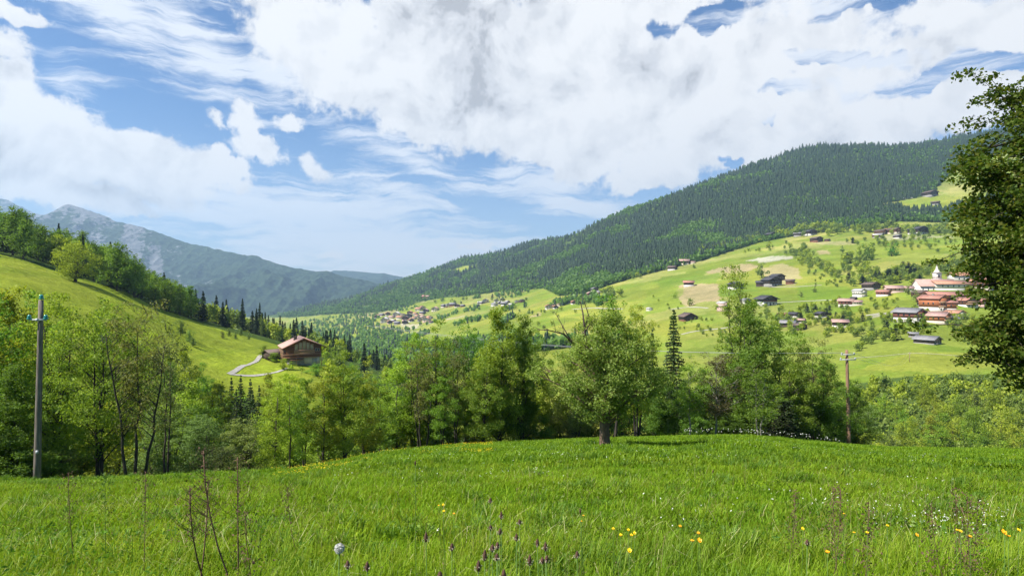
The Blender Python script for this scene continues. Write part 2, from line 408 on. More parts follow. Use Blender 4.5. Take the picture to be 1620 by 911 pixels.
w = bpy.data.worlds.new('World'); scene.world = w; w.use_nodes = True
t = w.node_tree; t.nodes.clear(); L = t.links.new
out = N(t, 'ShaderNodeOutputWorld'); bg = N(t, 'ShaderNodeBackground', i_Strength=.1)
sky = N(t, 'ShaderNodeTexSky', sky_type='NISHITA', sun_disc=False)
sky.sun_elevation = SUN_EL; sky.sun_rotation = SUN_AZ; sky.altitude = 900; sky.air_density = 1.0; sky.dust_density = .7; sky.ozone_density = 1.6
def mth(op, a, b=None, c=None, clamp=False):
    n = N(t, 'ShaderNodeMath', operation=op, use_clamp=clamp)
    for i, v in enumerate((a, b, c)):
        if v is None: continue
        if isinstance(v, (int, float)): n.inputs[i].default_value = v
        else: L(v, n.inputs[i])
    return n.outputs[0]
def smooth(x, a, b):
    n = N(t, 'ShaderNodeMapRange', interpolation_type='SMOOTHSTEP', n_1=float(a), n_2=float(b), n_3=0., n_4=1.); L(x, n.inputs[0]); return n.outputs[0]
tc = N(t, 'ShaderNodeTexCoord')
nrm = N(t, 'ShaderNodeVectorMath', operation='NORMALIZE'); L(tc.outputs['Generated'], nrm.inputs[0])
sp = N(t, 'ShaderNodeSeparateXYZ'); L(nrm.outputs[0], sp.inputs[0])
az = mth('ARCTAN2', sp.outputs[0], sp.outputs[1]); el = mth('ARCSINE', sp.outputs[2])
base = N(t, 'ShaderNodeCombineXYZ'); L(az, base.inputs[0]); L(el, base.inputs[1])
def ae(px, py):
    u = (px-CX)/F; v = (CY-py)/F
    return math.atan(u), math.atan(v/math.sqrt(1+u*u))
def noise(vec, scale, detail=8, rough=.55, dist=0., off=(0, 0, 0), sc=(1, 1, 1), rot=0):
    mp = N(t, 'ShaderNodeMapping'); mp.inputs['Location'].default_value = off; mp.inputs['Scale'].default_value = sc; mp.inputs['Rotation'].default_value = (0, 0, rot)
    L(vec, mp.inputs[0])
    n = N(t, 'ShaderNodeTexNoise', i_Scale=float(scale), i_Detail=float(detail), i_Roughness=rough, i_Distortion=dist); L(mp.outputs[0], n.inputs['Vector'])
    return n
def warp(vec, scale, amt, off=(0, 0, 0), detail=5):
    n = noise(vec, scale, detail, .6, off=off)
    s = N(t, 'ShaderNodeVectorMath', operation='SUBTRACT'); L(n.outputs['Color'], s.inputs[0]); s.inputs[1].default_value = (.5, .5, .5)
    k = N(t, 'ShaderNodeVectorMath', operation='SCALE'); L(s.outputs[0], k.inputs[0]); k.inputs['Scale'].default_value = amt
    a = N(t, 'ShaderNodeVectorMath', operation='ADD'); L(vec, a.inputs[0]); L(k.outputs[0], a.inputs[1])
    return a.outputs[0]
wv = warp(base.outputs[0], 5.5, .11)
wv = warp(wv, 22, .042, (3, 1, 0), 6)
def blobs(vec, lst):
    """union of soft ellipses: (px, py, half width px, half height px, tilt deg (anticlockwise), [softness])"""
    acc = None
    for b in lst:
        px, py, rx, ry, rot = b[:5]
        a0, e0 = ae(px, py)
        k = 1/(1+((px-CX)/F)**2)           # pixels get narrower in azimuth away from the middle
        mp = N(t, 'ShaderNodeMapping', vector_type='TEXTURE')
        mp.inputs['Location'].default_value = (a0, e0, 0); mp.inputs['Rotation'].default_value = (0, 0, R(rot))
        mp.inputs['Scale'].default_value = (rx/F*k**(.9 if abs(rot) < 45 else .5), ry/F*k**.5, 1)
        L(vec, mp.inputs[0])
        ln = N(t, 'ShaderNodeVectorMath', operation='LENGTH'); L(mp.outputs[0], ln.inputs[0])
        v = mth('SUBTRACT', 1.0, ln.outputs['Value'])
        if len(b) > 5: v = mth('MULTIPLY', v, b[5])
        acc = v if acc is None else mth('SMOOTH_MAX', acc, v, .12)
    return acc
CUM = [  # heaped white clouds
 (-60, 190, 190, 105, 8), (90, 205, 150, 75, -18), (210, 245, 150, 52, -14), (40, 290, 190, 50, 0), (-10, 130, 62, 52, 0), (330, 268, 75, 26, -5),
 (-10, 70, 44, 30, 0, .6), (-8, 8, 60, 16, 0, .6), (120, 305, 130, 18, 0),
 (390, 215, 30, 50, 0, .75), (408, 245, 56, 22, 0, .75), (344, 196, 22, 14, 0, .42), (460, 202, 22, 10, 0, .4), (505, 268, 26, 16, -20, .35),
 (470, 40, 105, 70, -35), (560, 90, 150, 100, -25), (640, 170, 95, 70, -30), (720, 80, 170, 150, 0), (800, 190, 170, 70, -8), (900, 120, 220, 150, 0),
 (1000, 215, 190, 85, 0), (900, 245, 120, 45, -12), (1130, 190, 230, 90, 8), (1160, 90, 190, 75, -5), (1290, 215, 210, 55, 4), (1440, 190, 170, 52, 10), (1560, 165, 130, 45, 12),
 (1040, 270, 95, 38, 10), (1380, 110, 110, 36, 25, .5), (1540, 50, 170, 36, 18, .8), (1640, 30, 120, 60, 0), (1300, 70, 130, 60, 0, .3), (980, 0, 160, 60, 0), (1760, 190, 160, 70, 0),
 (970, 342, 17, 8, 20, .6), (1480, 30, 80, 30, 10, .8), (800, -180, 500, 200, 0), (1500, -220, 500, 140, 0), (30, -300, 300, 140, 0),
 (-500, 120, 240, 150, 0), (2200, 120, 300, 170, 0), (760, 382, 26, 8, 10, .45), (520, 405, 22, 8, 0, .35),
]
cum_m = blobs(wv, CUM)
det = noise(base.outputs[0], 13, 7, .64, .25)
det2 = noise(base.outputs[0], 42, 6, .6, .1, (5, 2, 0))
D = mth('ADD', cum_m, mth('MULTIPLY', mth('SUBTRACT', det.outputs[0], .5), 1.15))
D = mth('ADD', D, mth('MULTIPLY', mth('SUBTRACT', det2.outputs[0], .5), .62))
holes = blobs(wv, [(1130, 18, 46, 24, 0), (1340, 95, 130, 15, -12), (1500, 128, 95, 26, 12), (1580, 105, 60, 26, 20), (1050, 35, 30, 18, 0, .6), (1240, 145, 60, 12, 0, .8), (1360, 20, 90, 12, 0), (1160, 245, 30, 10, 0, .7), (1225, 190, 30, 9, 10, .7)])
D = mth('SUBTRACT', D, mth('MULTIPLY', mth('MAXIMUM', holes, 0.0), .95))
A_c = smooth(D, -.06, .24)
# thin veils and streaks
veil = blobs(warp(base.outputs[0], 3, .10), [(190, 20, 200, 62, -22), (330, 85, 190, 60, -32), (440, 130, 90, 60, -30), (640, 250, 200, 30, -20, .7), (620, 300, 190, 26, -16, .8), (900, 320, 200, 36, -14), (860, 290, 150, 30, -10),
             (480, 330, 420, 60, -6, 1.1), (600, 390, 420, 70, -3, 1.2), (330, 330, 260, 50, 0, 1.1), (1340, 130, 280, 90, 10), (1500, 60, 200, 90, 10), (1000, 360, 160, 30, 10, .8), (100, 130, 60, 40, 0, .4), (1250, 60, 200, 80, 0)])
stk = noise(warp(base.outputs[0], 4, .08), 11, 8, .66, .4, sc=(.55, 4.6, 1), rot=R(9))
V = mth('ADD', veil, mth('MULTIPLY', mth('SUBTRACT', stk.outputs[0], .5), 2.8))
A_v = mth('MULTIPLY', smooth(V, -.05, .85), .85)
lowhaze = mth('MULTIPLY', smooth(el, R(16), R(-1)), .30)
A_v = mth('MAXIMUM', A_v, lowhaze)
# grey undersides: thick parts and chosen shaded spots
sh = blobs(wv, [(745, 75, 110, 150, 8, 1.1), (705, 15, 120, 60, 0), (790, 190, 45, 60, 20, .6), (-20, 215, 60, 60, 0, .9), (150, 290, 170, 30, -6, .9), (1000, 120, 120, 60, 0, .35), (1250, 250, 160, 30, 8, .5), (640, 190, 60, 30, -30, .4), (850, 20, 60, 60, 0, .5)])
shn = noise(base.outputs[0], 9, 8, .6, .4, (2, 7, 0))
# relief: the density a little nearer the sun compared with the density here
off = N(t, 'ShaderNodeVectorMath', operation='ADD'); L(base.outputs[0], off.inputs[0]); off.inputs[1].default_value = (-.020, .026, 0)
detb = noise(off.outputs[0], 8, 5, .6, .3)
deta = noise(base.outputs[0], 8, 5, .6, .3)
rel = mth('SUBTRACT', deta.outputs[0], detb.outputs[0])
shq = mth('ADD', sh, mth('MULTIPLY', mth('SUBTRACT', det.outputs[0], .5), .9))
G = mth('MULTIPLY', smooth(shq, -.45, 1.25), .74)
G = mth('ADD', G, mth('MULTIPLY', smooth(shn.outputs[0], .40, .75), .34))
G = mth('SUBTRACT', G, mth('MULTIPLY', rel, 3.4))
G = mth('ADD', G, mth('MULTIPLY', mth('SUBTRACT', det2.outputs[0], .5), .10), None, True)
ccol = ramp(t, [(0, (5.2, 5.22, 5.25)), (.35, (4.7, 4.76, 4.86)), (.65, (3.95, 4.03, 4.2)), (1, (2.75, 2.8, 2.95))], G)
ccol.color_ramp.interpolation = 'EASE'
mv = N(t, 'ShaderNodeMix', data_type='RGBA'); L(A_v, mv.inputs[0]); 
tint = N(t, 'ShaderNodeMix', data_type='RGBA', blend_type='MULTIPLY', n_0=1.0); L(sky.outputs[0], tint.inputs[6]); tint.inputs[7].default_value = (.37, .55, .72, 1)
L(tint.outputs[2], mv.inputs[6]); mv.inputs[7].default_value = (5.3, 5.45, 5.65, 1)
mc = N(t, 'ShaderNodeMix', data_type='RGBA'); L(A_c, mc.inputs[0]); L(mv.outputs[2], mc.inputs[6]); L(ccol.outputs[0], mc.inputs[7])
L(mc.outputs[2], bg.inputs[0]); L(bg.outputs[0], out.inputs[0])
w.cycles.sampling_method = 'MANUAL'; w.cycles.sample_map_resolution = 512

scene.view_settings.view_transform = 'Standard'; scene.view_settings.look = 'None'; scene.view_settings.gamma = 1
scene.view_settings.exposure = 0.98
scene.render.engine = 'CYCLES'
cy = scene.cycles
cy.max_bounces = 6; cy.diffuse_bounces = 3; cy.glossy_bounces = 1; cy.transmission_bounces = 4; cy.transparent_max_bounces = 4; cy.volume_bounces = 0
cy.use_adaptive_sampling = True; cy.adaptive_threshold = .02
cy.use_denoising = True
try: cy.denoiser = 'OPENIMAGEDENOISE'
except Exception: pass
cy.caustics_reflective = False; cy.caustics_refractive = False; cy.sample_clamp_indirect = 4
# ------------------------------------------------------------------ ground sheets
def grid_faces(nx, ny):
    i = np.arange(nx-1)[:, None]; j = np.arange(ny-1)[None, :]
    a = (i*ny+j).ravel()
    return np.stack([a, a+ny, a+ny+1, a+1], 1)
def sheet(name, X, Y, Z, mat, colors, smooth=True):
    V = np.stack([X.ravel(), Y.ravel(), Z.ravel()], 1)
    me = mesh_data(name, V, [(grid_faces(*X.shape), 0)], [mat], smooth, colors.reshape(-1, 3))
    o = link(name, me); o['kind'] = 'structure'; return o

# the meadow in front of the camera
gx = np.concatenate([np.linspace(-130, -45, 60), np.linspace(-44, 60, 260), np.linspace(61, 150, 60)])
gy = np.concatenate([np.linspace(-30, 0, 24), np.linspace(.4, 26, 90), np.linspace(26.5, 64, 90)])
X, Y = np.meshgrid(gx, gy, indexing='ij'); Z = ground(X, Y)
n = fbm(X*.15, Y*.15, 4)
n2 = fbm(X*1.1, Y*1.1, 3)
c = np.array([.07, .14, .008])*(1+.35*n+.25*n2)[..., None]
px_ = X/np.maximum(Y, 1)*F+CX
yel = sstep(.0, .25, fbm(X*.25+4, Y*.25, 3)+.25)*np.exp(-((px_-590)/110)**2)*sstep(24, 31, Y)*sstep(46, 38, Y)
c = c*(1-yel[..., None])+np.array([.22, .24, .01])*yel[..., None]
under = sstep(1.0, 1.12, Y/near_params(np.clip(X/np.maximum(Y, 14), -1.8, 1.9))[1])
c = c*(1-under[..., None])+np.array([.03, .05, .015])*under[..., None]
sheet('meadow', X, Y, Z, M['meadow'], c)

# everything beyond: one sheet from the ravine to behind the ridge
pxs = np.concatenate([np.arange(-1290, -60, 22), np.arange(-60, 1700, 2.2), np.arange(1700, 2990, 22)])
lys = np.exp(np.concatenate([np.linspace(math.log(60), math.log(95), 30), np.linspace(math.log(96), math.log(3800), 430), np.linspace(math.log(3900), math.log(8900), 20)]))
U, Y = np.meshgrid((pxs-CX)/F, lys, indexing='ij'); X = U*Y; Z = ground(X, Y)
Z = Z-.03*sstep(66, 60, Y)
PX = U*F+CX; PY = CY-Z/Y*F
n1 = fbm(X/130, Y/130, 4); n2 = fbm(X/25, Y/25, 4); n3 = fbm(X/300+9, Y/200, 3)
fresh = np.array([.195, .245, .035]); lime = np.array([.27, .29, .045]); dry = np.array([.33, .29, .12]); wood = np.array([.07, .11, .025])
pink = np.array([.42, .31, .19]); tan = np.array([.37, .33, .16]); pale = np.array([.5, .46, .38]); deep = np.array([.14, .225, .025])
def mixc(c, d, k): return c*(1-k[..., None])+d*k[..., None]
c = np.broadcast_to(fresh, X.shape+(3,)).copy()
c = mixc(c, lime, sstep(-.25, .35, n1)); c = mixc(c, dry, .45*sstep(.05, .5, n3)*sstep(300, 600, Y)); c = mixc(c, deep, .6*sstep(.0, .5, n2))
fi = np.floor((X*.9+Y*.35+35*n1)/95).astype(int); fj = np.floor((Y*.9-X*.2+30*n2)/70).astype(int)
fr_ = _val[(fi*71+fj*131) & 4095]
c = c*(1+.13*fr_*sstep(250, 400, Y))[..., None]; c = mixc(c, dry, .35*(fr_ > .72)*sstep(300, 500, Y)); c = mixc(c, deep, .45*(fr_ < -.7)*sstep(300, 500, Y))
left = (PX < 640) & (Y < 480)
c[left] = mixc(c[left], np.array([.235, .295, .026]), np.clip(.62+.5*n2[left]+.25*n1[left], .1, .95))
row = sstep(.1, .6, fbm(X/30, (Z*2.2+Y*.1)/2.2, 3))*left
c = mixc(c, np.array([.12, .20, .02]), .35*row)
fields = [  # outline in the photograph, colour of the field
 ([(1076, 452), (1100, 449), (1137, 449), (1139, 478), (1118, 476), (1084, 484), (1072, 470)], pink),
 ([(1113, 431), (1145, 422), (1185, 416), (1200, 420), (1180, 430), (1130, 432)], pink*.9+tan*.1),
 ([(1205, 424), (1240, 417), (1262, 424), (1268, 440), (1240, 444), (1212, 440)], pink*.6+tan*.5),
 ([(1180, 413), (1205, 408), (1240, 404), (1255, 404), (1254, 409), (1210, 414)], pale),
 ([(1285, 383), (1350, 381), (1352, 386), (1300, 388)], tan), ([(1290, 396), (1310, 396), (1316, 402), (1296, 402)], pink*.7+tan*.3),
 ([(832, 502), (856, 493), (848, 500)], pink), ([(655, 476), (690, 462), (704, 464), (672, 478)], tan*.8+pink*.2), ([(570, 500), (600, 490), (640, 488), (600, 500)], tan*.8),
 ([(1350, 395), (1420, 392), (1500, 400), (1470, 415), (1400, 412), (1365, 425)], deep*.5+lime*.5),
 ([(1262, 452), (1340, 452), (1352, 462), (1340, 474), (1262, 474)], deep), ([(1020, 458), (1085, 455), (1070, 480), (1025, 490)], deep*.6+lime*.4),
 ([(1045, 445), (1140, 432), (1135, 447), (1040, 455)], deep), ([(1385, 372), (1500, 372), (1510, 376), (1400, 380)], pale*.4+lime*.5),
 ([(1375, 495), (1405, 493), (1405, 498), (1378, 503)], pale*.8), ([(1470, 500), (1510, 503), (1500, 508), (1462, 504)], pink),
 ([(632, 512), (668, 512), (660, 520), (640, 519)], pale*.6+tan*.4), ([(1220, 438), (1260, 440), (1255, 452), (1225, 450)], tan),
 ([(750, 480), (780, 484), (770, 492), (740, 488)], deep), ([(1365, 585), (1440, 555), (1560, 560), (1600, 572), (1500, 590)], lime*1.05),
]
jx = PX+5*n2+3*fbm(X/9, Y/9, 3); jy = PY+2*n2
for poly, fc in fields:
    k = inpoly(jx, jy, poly) & (Y > 230)
    c[k] = c[k]*.32+np.asarray(fc)*.66
fm = forest_mask(X, Y, Z).astype(float)
c = mixc(c, wood, fm)
wf = ((Y < 230) & (Y > 56) & (PX > 560)) | ((Y < 300) & (PX > 1330)) & ~((PY < 588) & (Y > 262))
wf |= ((Y < 145) & (PX > 150)) | ((Y < 95) & (PX > -200))
wf |= (Y > 215) & (Y < 900) & (PY > 40+np.interp(PX, [0, 500, 640], [560, 470, 490])) & (PX < 640) & (PX > 470)
c = mixc(c, wood*1.1, wf.astype(float))
lf = (Y > 205+np.interp(PX, [-900, 0, 150, 300, 430, 520], [20, 10, 25, 60, 60, 30])) & (PX < 560) & (Y < 900)
c = mixc(c, wood, lf.astype(float))
c = np.clip(c*(1+.12*n2[..., None]), .005, .9)
sheet('hillside', X, Y, Z, M['hill'], c)

# far mountains on the left and the last ridge at the head of the valley
def mountain(name, ridge, Yr0, Yr1, Yb, zb, amp, seed, rock, cols=700, rows=150, step=1.0):
    pxr = np.array([a for a, b in ridge], float); pyr = np.array([b for a, b in ridge], float)
    px = np.linspace(pxr[0], pxr[-1], cols); py = np.interp(px, pxr, pyr)
    Yr = np.interp(px, [px[0], px[-1]], [Yr0, Yr1])
    tt = np.concatenate([np.linspace(0, 1, rows), 1+np.linspace(0, .6, 16)[1:]])
    T = tt[None, :]; YY = np.where(T <= 1, Yb+(Yr[:, None]-Yb)*T, Yr[:, None]+(T-1)*3000)
    XX = (px[:, None]-CX)/F*(YY*.35+Yr[:, None]*.65)
    zr = (CY-py)/F*Yr
    prof = np.where(T <= 1, T**1.25, 1-(T-1)*1.2)
    ZZ = zb+(zr[:, None]-zb)*prof
    # ribs and gullies running down the face
    g = fbm(XX/900+seed, YY/1900, 6, .55, True)-.3
    g2 = fbm(XX/260+seed*2, YY/420, 4, .55, True)-.3
    env = np.clip(np.where(T <= 1, np.sin(np.pi*np.clip(T, 0, 1))**.7+.05, .05), 0, 1)
    ZZ = ZZ+amp*g*env+amp*.3*g2*env+amp*.06*fbm(XX/70, YY/70, 3)
    rk = rock(px[:, None]+0*T, np.clip(T, 0, 1)+0*XX)
    C = np.stack([rk, rk*0, rk*0], -1)
    return sheet(name, XX, YY, ZZ, M['mount'], C)
mountain('mountain', [(-420, 330), (-200, 335), (-40, 345), (40, 352), (74, 341), (88, 334), (98, 326), (108, 323), (122, 326), (132, 329), (150, 336), (168, 343), (185, 350), (210, 356), (240, 363), (270, 375), (300, 384), (340, 392), (372, 399), (392, 403), (400, 402), (412, 407), (440, 417), (470, 425), (500, 429), (520, 430), (545, 437), (575, 443), (600, 448), (640, 462), (720, 480), (800, 500)],
         7400, 5600, 3700, -260, 210, 3.1, lambda p, T: -.20+.46*np.exp(-((p-(150+(1-T)*330))/150)**2)*sstep(.3, .65, T)+.22*fbm(p/16+T*9, T*3.5+p/160, 4, .6)-.22*sstep(330, 460, p)+.25*sstep(150, 60, p)*sstep(.4, .8, T)+.18*np.exp(-((p-400)/45)**2-((T-.45)/.15)**2))
mountain('mountain_behind', [(-500, 290), (-200, 300), (-60, 312), (-20, 316), (0, 314), (12, 315), (24, 322), (38, 328), (50, 335), (66, 339), (85, 346), (120, 352), (200, 365)],
         9800, 9000, 7600, 200, 160, 8.3, lambda p, T: -.25+.5*T, 300, 60)
mountain('last_ridge', [(380, 470), (460, 445), (510, 433), (530, 428), (545, 427), (565, 429), (590, 431), (610, 432), (630, 437), (660, 446), (760, 470), (900, 480)],
         9800, 9800, 7500, 0, 120, 5.7, lambda p, T: -.3+.1*T, 260, 60)

# tracks and roads laid on the hillside
def road(pts, width, name='road', y0=90, y1=3000, lift=.12, mat='track'):
    P3 = [onground(px, py, y0, y1) for px, py in pts]
    # resample
    out = []
    for a, b in zip(P3[:-1], P3[1:]):
        n_ = max(2, int((b-a).length/3.0))
        for i in range(n_): out.append(a.lerp(b, i/n_))
    out.append(P3[-1]); p = np.array([(v.x, v.y) for v in out])
    for _ in range(6):
        p[1:-1] = .25*p[:-2]+.5*p[1:-1]+.25*p[2:]
    d = np.gradient(p, axis=0); d /= np.linalg.norm(d, axis=1)[:, None]+1e-9
    nr = np.stack([-d[:, 1], d[:, 0]], 1)
    W_ = width/2*(1+.15*np.sin(np.arange(len(p))*.7))
    V = []
    for k in (-1, -.33, .33, 1):
        q = p+nr*(W_*k)[:, None]; V.append(np.column_stack([q, ground(q[:, 0], q[:, 1])+lift]))
    n_ = len(p); V = np.concatenate(V); fs = []
    for k in range(3):
        a = np.arange(n_-1)+k*n_; fs.append(np.stack([a+n_, a+n_+1, a+1, a], 1))
    me = mesh_data(name, V, [(np.concatenate(fs), 0)], [M[mat]], True)
    o = link(name, me); o['kind'] = 'structure'; return o
road([(362, 592), (390, 578), (424, 561)], 1.25)
road([(362, 592), (385, 593), (415, 594), (440, 590), (455, 583)], 1.3)
road([(1078, 529), (1100, 524), (1130, 521), (1150, 519), (1170, 515)], 3.0)
road([(1200, 480), (1240, 478), (1290, 476), (1335, 474), (1360, 470)], 3.0)
road([(1196, 453), (1230, 454), (1270, 453), (1300, 451)], 3.)
road([(1370, 499), (1395, 496), (1420, 494), (1450, 500)], 3.5)
road([(1060, 490), (1090, 486), (1120, 487)], 3.)
road([(1345, 567), (1400, 564), (1450, 559), (1510, 563), (1570, 567)], .7, 'path')
road([(640, 522), (670, 516), (700, 506), (735, 500)], 5.)
road([(905, 489), (940, 487), (985, 489)], 3.5)
# ------------------------------------------------------------------ trees
def leaves(Cn, size, rg, up=.5, outward=None, aspect=.55, fold=.15):
    n = len(Cn)
    nr = rg.normal(size=(n, 3)); nr /= np.linalg.norm(nr, axis=1)[:, None]+1e-9
    nr[:, 2] = nr[:, 2]+up
    if outward is not None: nr += outward*.5
    nr /= np.linalg.norm(nr, axis=1)[:, None]+1e-9
    a = rg.normal(size=(n, 3)); t1 = np.cross(nr, a); t1 /= np.linalg.norm(t1, axis=1)[:, None]+1e-9
    t2 = np.cross(nr, t1)
    s = (size*rg.uniform(.6, 1.35, n))[:, None] if np.isscalar(size) else (size*rg.uniform(.7, 1.2, n))[:, None]
    f = nr*s*fold
    V = np.stack([Cn-t1*s*.5, Cn+t2*s*.5*aspect+f, Cn+t1*s*.5, Cn-t2*s*.5*aspect+f], 1).reshape(-1, 3)
    return V, np.arange(4*n).reshape(n, 4)

PROF = {
 'round': lambda t: np.sqrt(np.clip(1-(2*t-1)**2, 0, 1))**.8,
 'dome':  lambda t: np.clip(1-t**2.2, 0, 1)**.6*sstep(-.12, .18, t),
 'egg':   lambda t: (np.clip(t, 0, 1)**.45)*(np.clip(1-t, 0, 1)**.6)*1.75,
 'column': lambda t: np.clip(1-(2*t-1)**4, 0, 1)**.6*.95,
 'vase':  lambda t: (.35+.75*t)*np.clip(1-t**5, 0, 1)**.6,
 'spread': lambda t: np.clip(1-t**1.6, 0, 1)**.5*sstep(-.05, .3, t),
}
PROTO = {}
def make_broadleaf(key, h=9., w=5., base=.15, prof='round', ncl=120, nl=120, ls=.14, leaf='leaf_a', bark='bark', clump=.5, trunk_r=.16, stems=1,
                   seed=1, shell=.55, up=.5, flat=.7, lobes=.35, limb=.5, lean=0., sides=6, spread=.25, topgap=0., droop=0., dead=False, twig=0):
    rg = np.random.default_rng(seed)
    P_ = PROF[prof]
    t = rg.random(ncl*3); keep = rg.random(ncl*3) < (P_(t)**1.3+.12); t = t[keep][:ncl]; n = len(t)
    ang = rg.random(n)*2*np.pi
    lob = 1-lobes*.5+lobes*vnoise(ang*1.3+seed*7, t*4+seed)+lobes*.4*vnoise(ang*3+seed*3, t*9)
    rr = rg.random(n)**shell*(1)
    r = w/2*P_(t)*lob*rr
    z0 = base*h; H_ = h-z0
    cx = np.cos(ang)*r; cyy = np.sin(ang)*r; cz = z0+t*H_*(1+.06*rg.normal(size=n))-droop*(r/(w/2))**2*H_*.25
    cz = np.clip(cz, z0*.8, h*1.0)
    C = np.stack([cx+lean*t, cyy, cz], 1)
    crad = clump*(.6+.8*rg.random(n))*(1-.35*t)
    per = np.maximum(4, (nl*(crad/clump)**1.5).astype(int))
    idx = np.repeat(np.arange(n), per)
    o = rg.normal(size=(len(idx), 3)); o /= np.linalg.norm(o, axis=1)[:, None]+1e-9
    o *= (rg.random(len(idx))**.45)[:, None]; o[:, 2] *= flat
    pos = C[idx]+o*crad[idx][:, None]
    pos[:, 2] = np.maximum(pos[:, 2], .25)
    outw = pos-np.array([lean*.5, 0, z0+H_*.4]); outw /= np.linalg.norm(outw, axis=1)[:, None]+1e-9
    V, Fq = leaves(pos, ls, rg, up, outw)
    crown = mesh_data(key+'_crown', V, [(Fq, 0)], [M[leaf]])
    # wood
    ac = Acc()
    bases = []
    for s in range(stems):
        a = rg.random()*6.28; d = (0 if stems == 1 else spread*w*.5*(.4+.6*rg.random()))
        b0 = np.array([np.cos(a)*d*.25, np.sin(a)*d*.25, -.35]); top = np.array([np.cos(a)*d+lean, np.sin(a)*d, h*(.86-.12*rg.random()*(stems > 1))])
        k = 9; pts = []
        wob = rg.normal(size=(k, 2))*.035*h/9*2
        for i in range(k):
            f = i/(k-1); p = b0*(1-f)+top*f; p[:2] += wob[i]*np.sin(np.pi*f); pts.append(p)
        rad = [trunk_r*(1.35 if i == 0 else 1)*(1-.86*(i/(k-1))**.9)*(1 if stems == 1 else .8) for i in range(k)]
        ac.tube(pts, rad, sides+2); bases.append((np.array(pts), rad))
    m = int(n*limb); sel = rg.choice(n, m, replace=False) if m else []
    for j in sel:
        pts, rad = bases[rg.integers(len(bases))]
        tgt = C[j]; zf = np.clip(tgt[2]-np.hypot(*(tgt[:2]-pts[-1][:2]*tgt[2]/h))*.75, z0*.6, h*.8)
        f = np.clip((zf+.35)/(pts[-1][2]+.35), 0, .98)*(len(pts)-1); i0 = int(f); q = f-i0; i1 = min(i0+1, len(pts)-1)
        s0 = pts[i0]*(1-q)+pts[i1]*q; r0 = (rad[i0]*(1-q)+rad[i1]*q)*.5
        mid = s0*.45+tgt*.55+np.array([0, 0, .10*np.linalg.norm(tgt-s0)])+rg.normal(size=3)*.06
        ac.tube([s0, s0*.6+mid*.4, mid, tgt], [r0, r0*.75, r0*.45, max(.008, r0*.15)], 4, cap=False)
        for _ in range(twig):
            d = rg.normal(size=3); d /= np.linalg.norm(d); d[2] = abs(d[2])
            ac.tube([mid*.5+tgt*.5, tgt+d*crad[j]*.9], [r0*.2+.005, .006], 3, cap=False)
    trunk = ac.data(key+'_trunk', [M[bark]], True)
    PROTO[key] = dict(crown=crown, trunk=trunk, h=h, w=w, kind='tree')
    return PROTO[key]

def make_conifer(key, h=10., w=3.2, seed=1, whorls=26, per=9, nq=9, leaf='needle', bark='bark_dark', base=.06, droop=.25, size=.17):
    rg = np.random.default_rng(seed)
    ac = Acc(); ac.tube([(0, 0, -.3), (0, 0, h*.5), (0, 0, h*.99)], [h*.018, h*.011, .01], 7)
    Cs = []; sz = []
    for i in range(whorls):
        t = (i+.4*rg.random())/whorls; z = h*(base+(1-base)*t**.95)
        R_ = w/2*(1-t)**.85*(.85+.3*rg.random())+.05
        for j in range(per):
            if rg.random() < .12: continue
            a = rg.random()*6.28; L_ = R_*(.7+.4*rg.random())
            d = np.array([np.cos(a), np.sin(a), 0]); tip = np.array([0, 0, z])+d*L_+np.array([0, 0, -droop*L_+.18*L_*t*2])
            if L_ > .5: ac.tube([(0, 0, z), tip], [.02+.006*L_, .006], 3, cap=False)
            k = max(2, int(nq*L_/(w/2)+1)); f = (np.arange(k)+rg.random(k))/k
            p = np.array([0, 0, z])*(1-f[:, None])+tip*f[:, None]
            side = np.array([-d[1], d[0], 0])
            p = p+side*(rg.normal(size=k)*.16*L_*(1-.5*f))[:, None]+np.stack([0*f, 0*f, rg.normal(size=k)*.03-.06*L_*f*f], 1)
            Cs.append(p)
    Cs = np.concatenate(Cs)
    V, Fq = leaves(Cs, size, rg, .9, None, .7, -.25)
    V = np.array(V); crown = mesh_data(key+'_crown', V, [(Fq, 0)], [M[leaf]])
    PROTO[key] = dict(crown=crown, trunk=ac.data(key+'_trunk', [M[bark]], True), h=h, w=w, kind='spruce')

# near trees (shown 40 to 300 pixels high)
make_broadleaf('ash1', 9.5, 6.5, .16, 'round', 150, 150, .13, 'leaf_a', 'bark_dark', .62, .17, 2, seed=11, twig=1)
make_broadleaf('ash2', 10, 6, .18, 'egg', 150, 140, .13, 'leaf_b', 'bark_dark', .6, .16, 3, seed=12, spread=.5, twig=1)
make_broadleaf('ash3', 9, 5.5, .12, 'dome', 140, 150, .13, 'leaf_a', 'bark_dark', .58, .15, 2, seed=13)
make_broadleaf('slim1', 9.5, 3.2, .14, 'column', 85, 120, .12, 'leaf_b', 'bark', .48, .09, 1, seed=14, twig=1, flat=.8)
make_broadleaf('slim2', 9.5, 3.6, .12, 'egg', 95, 120, .12, 'leaf_a', 'bark_dark', .48, .10, 2, seed=15, flat=.8)
make_broadleaf('slim3', 9, 3.0, .10, 'dome', 80, 115, .12, 'leaf_b', 'bark', .46, .07, 3, seed=16, flat=.85, spread=.6)
make_broadleaf('sparse1', 9, 5, .3, 'vase', 95, 62, .12, 'leaf_grey', 'bark_dark', .5, .12, 3, seed=17, limb=.9, twig=3, spread=.6)
make_broadleaf('sparse2', 9, 4, .35, 'egg', 70, 60, .12, 'leaf_grey', 'bark', .45, .08, 2, seed=18, limb=.9, twig=3)
make_broadleaf('dense1', 9, 5.5, .05, 'egg', 190, 150, .14, 'leaf_b', 'bark_dark', .6, .16, 2, seed=19, lobes=.6)
make_broadleaf('dense2', 9.5, 5.8, .05, 'dome', 200, 150, .14, 'leaf_c', 'bark_dark', .6, .18, 2, seed=20, lobes=.6)
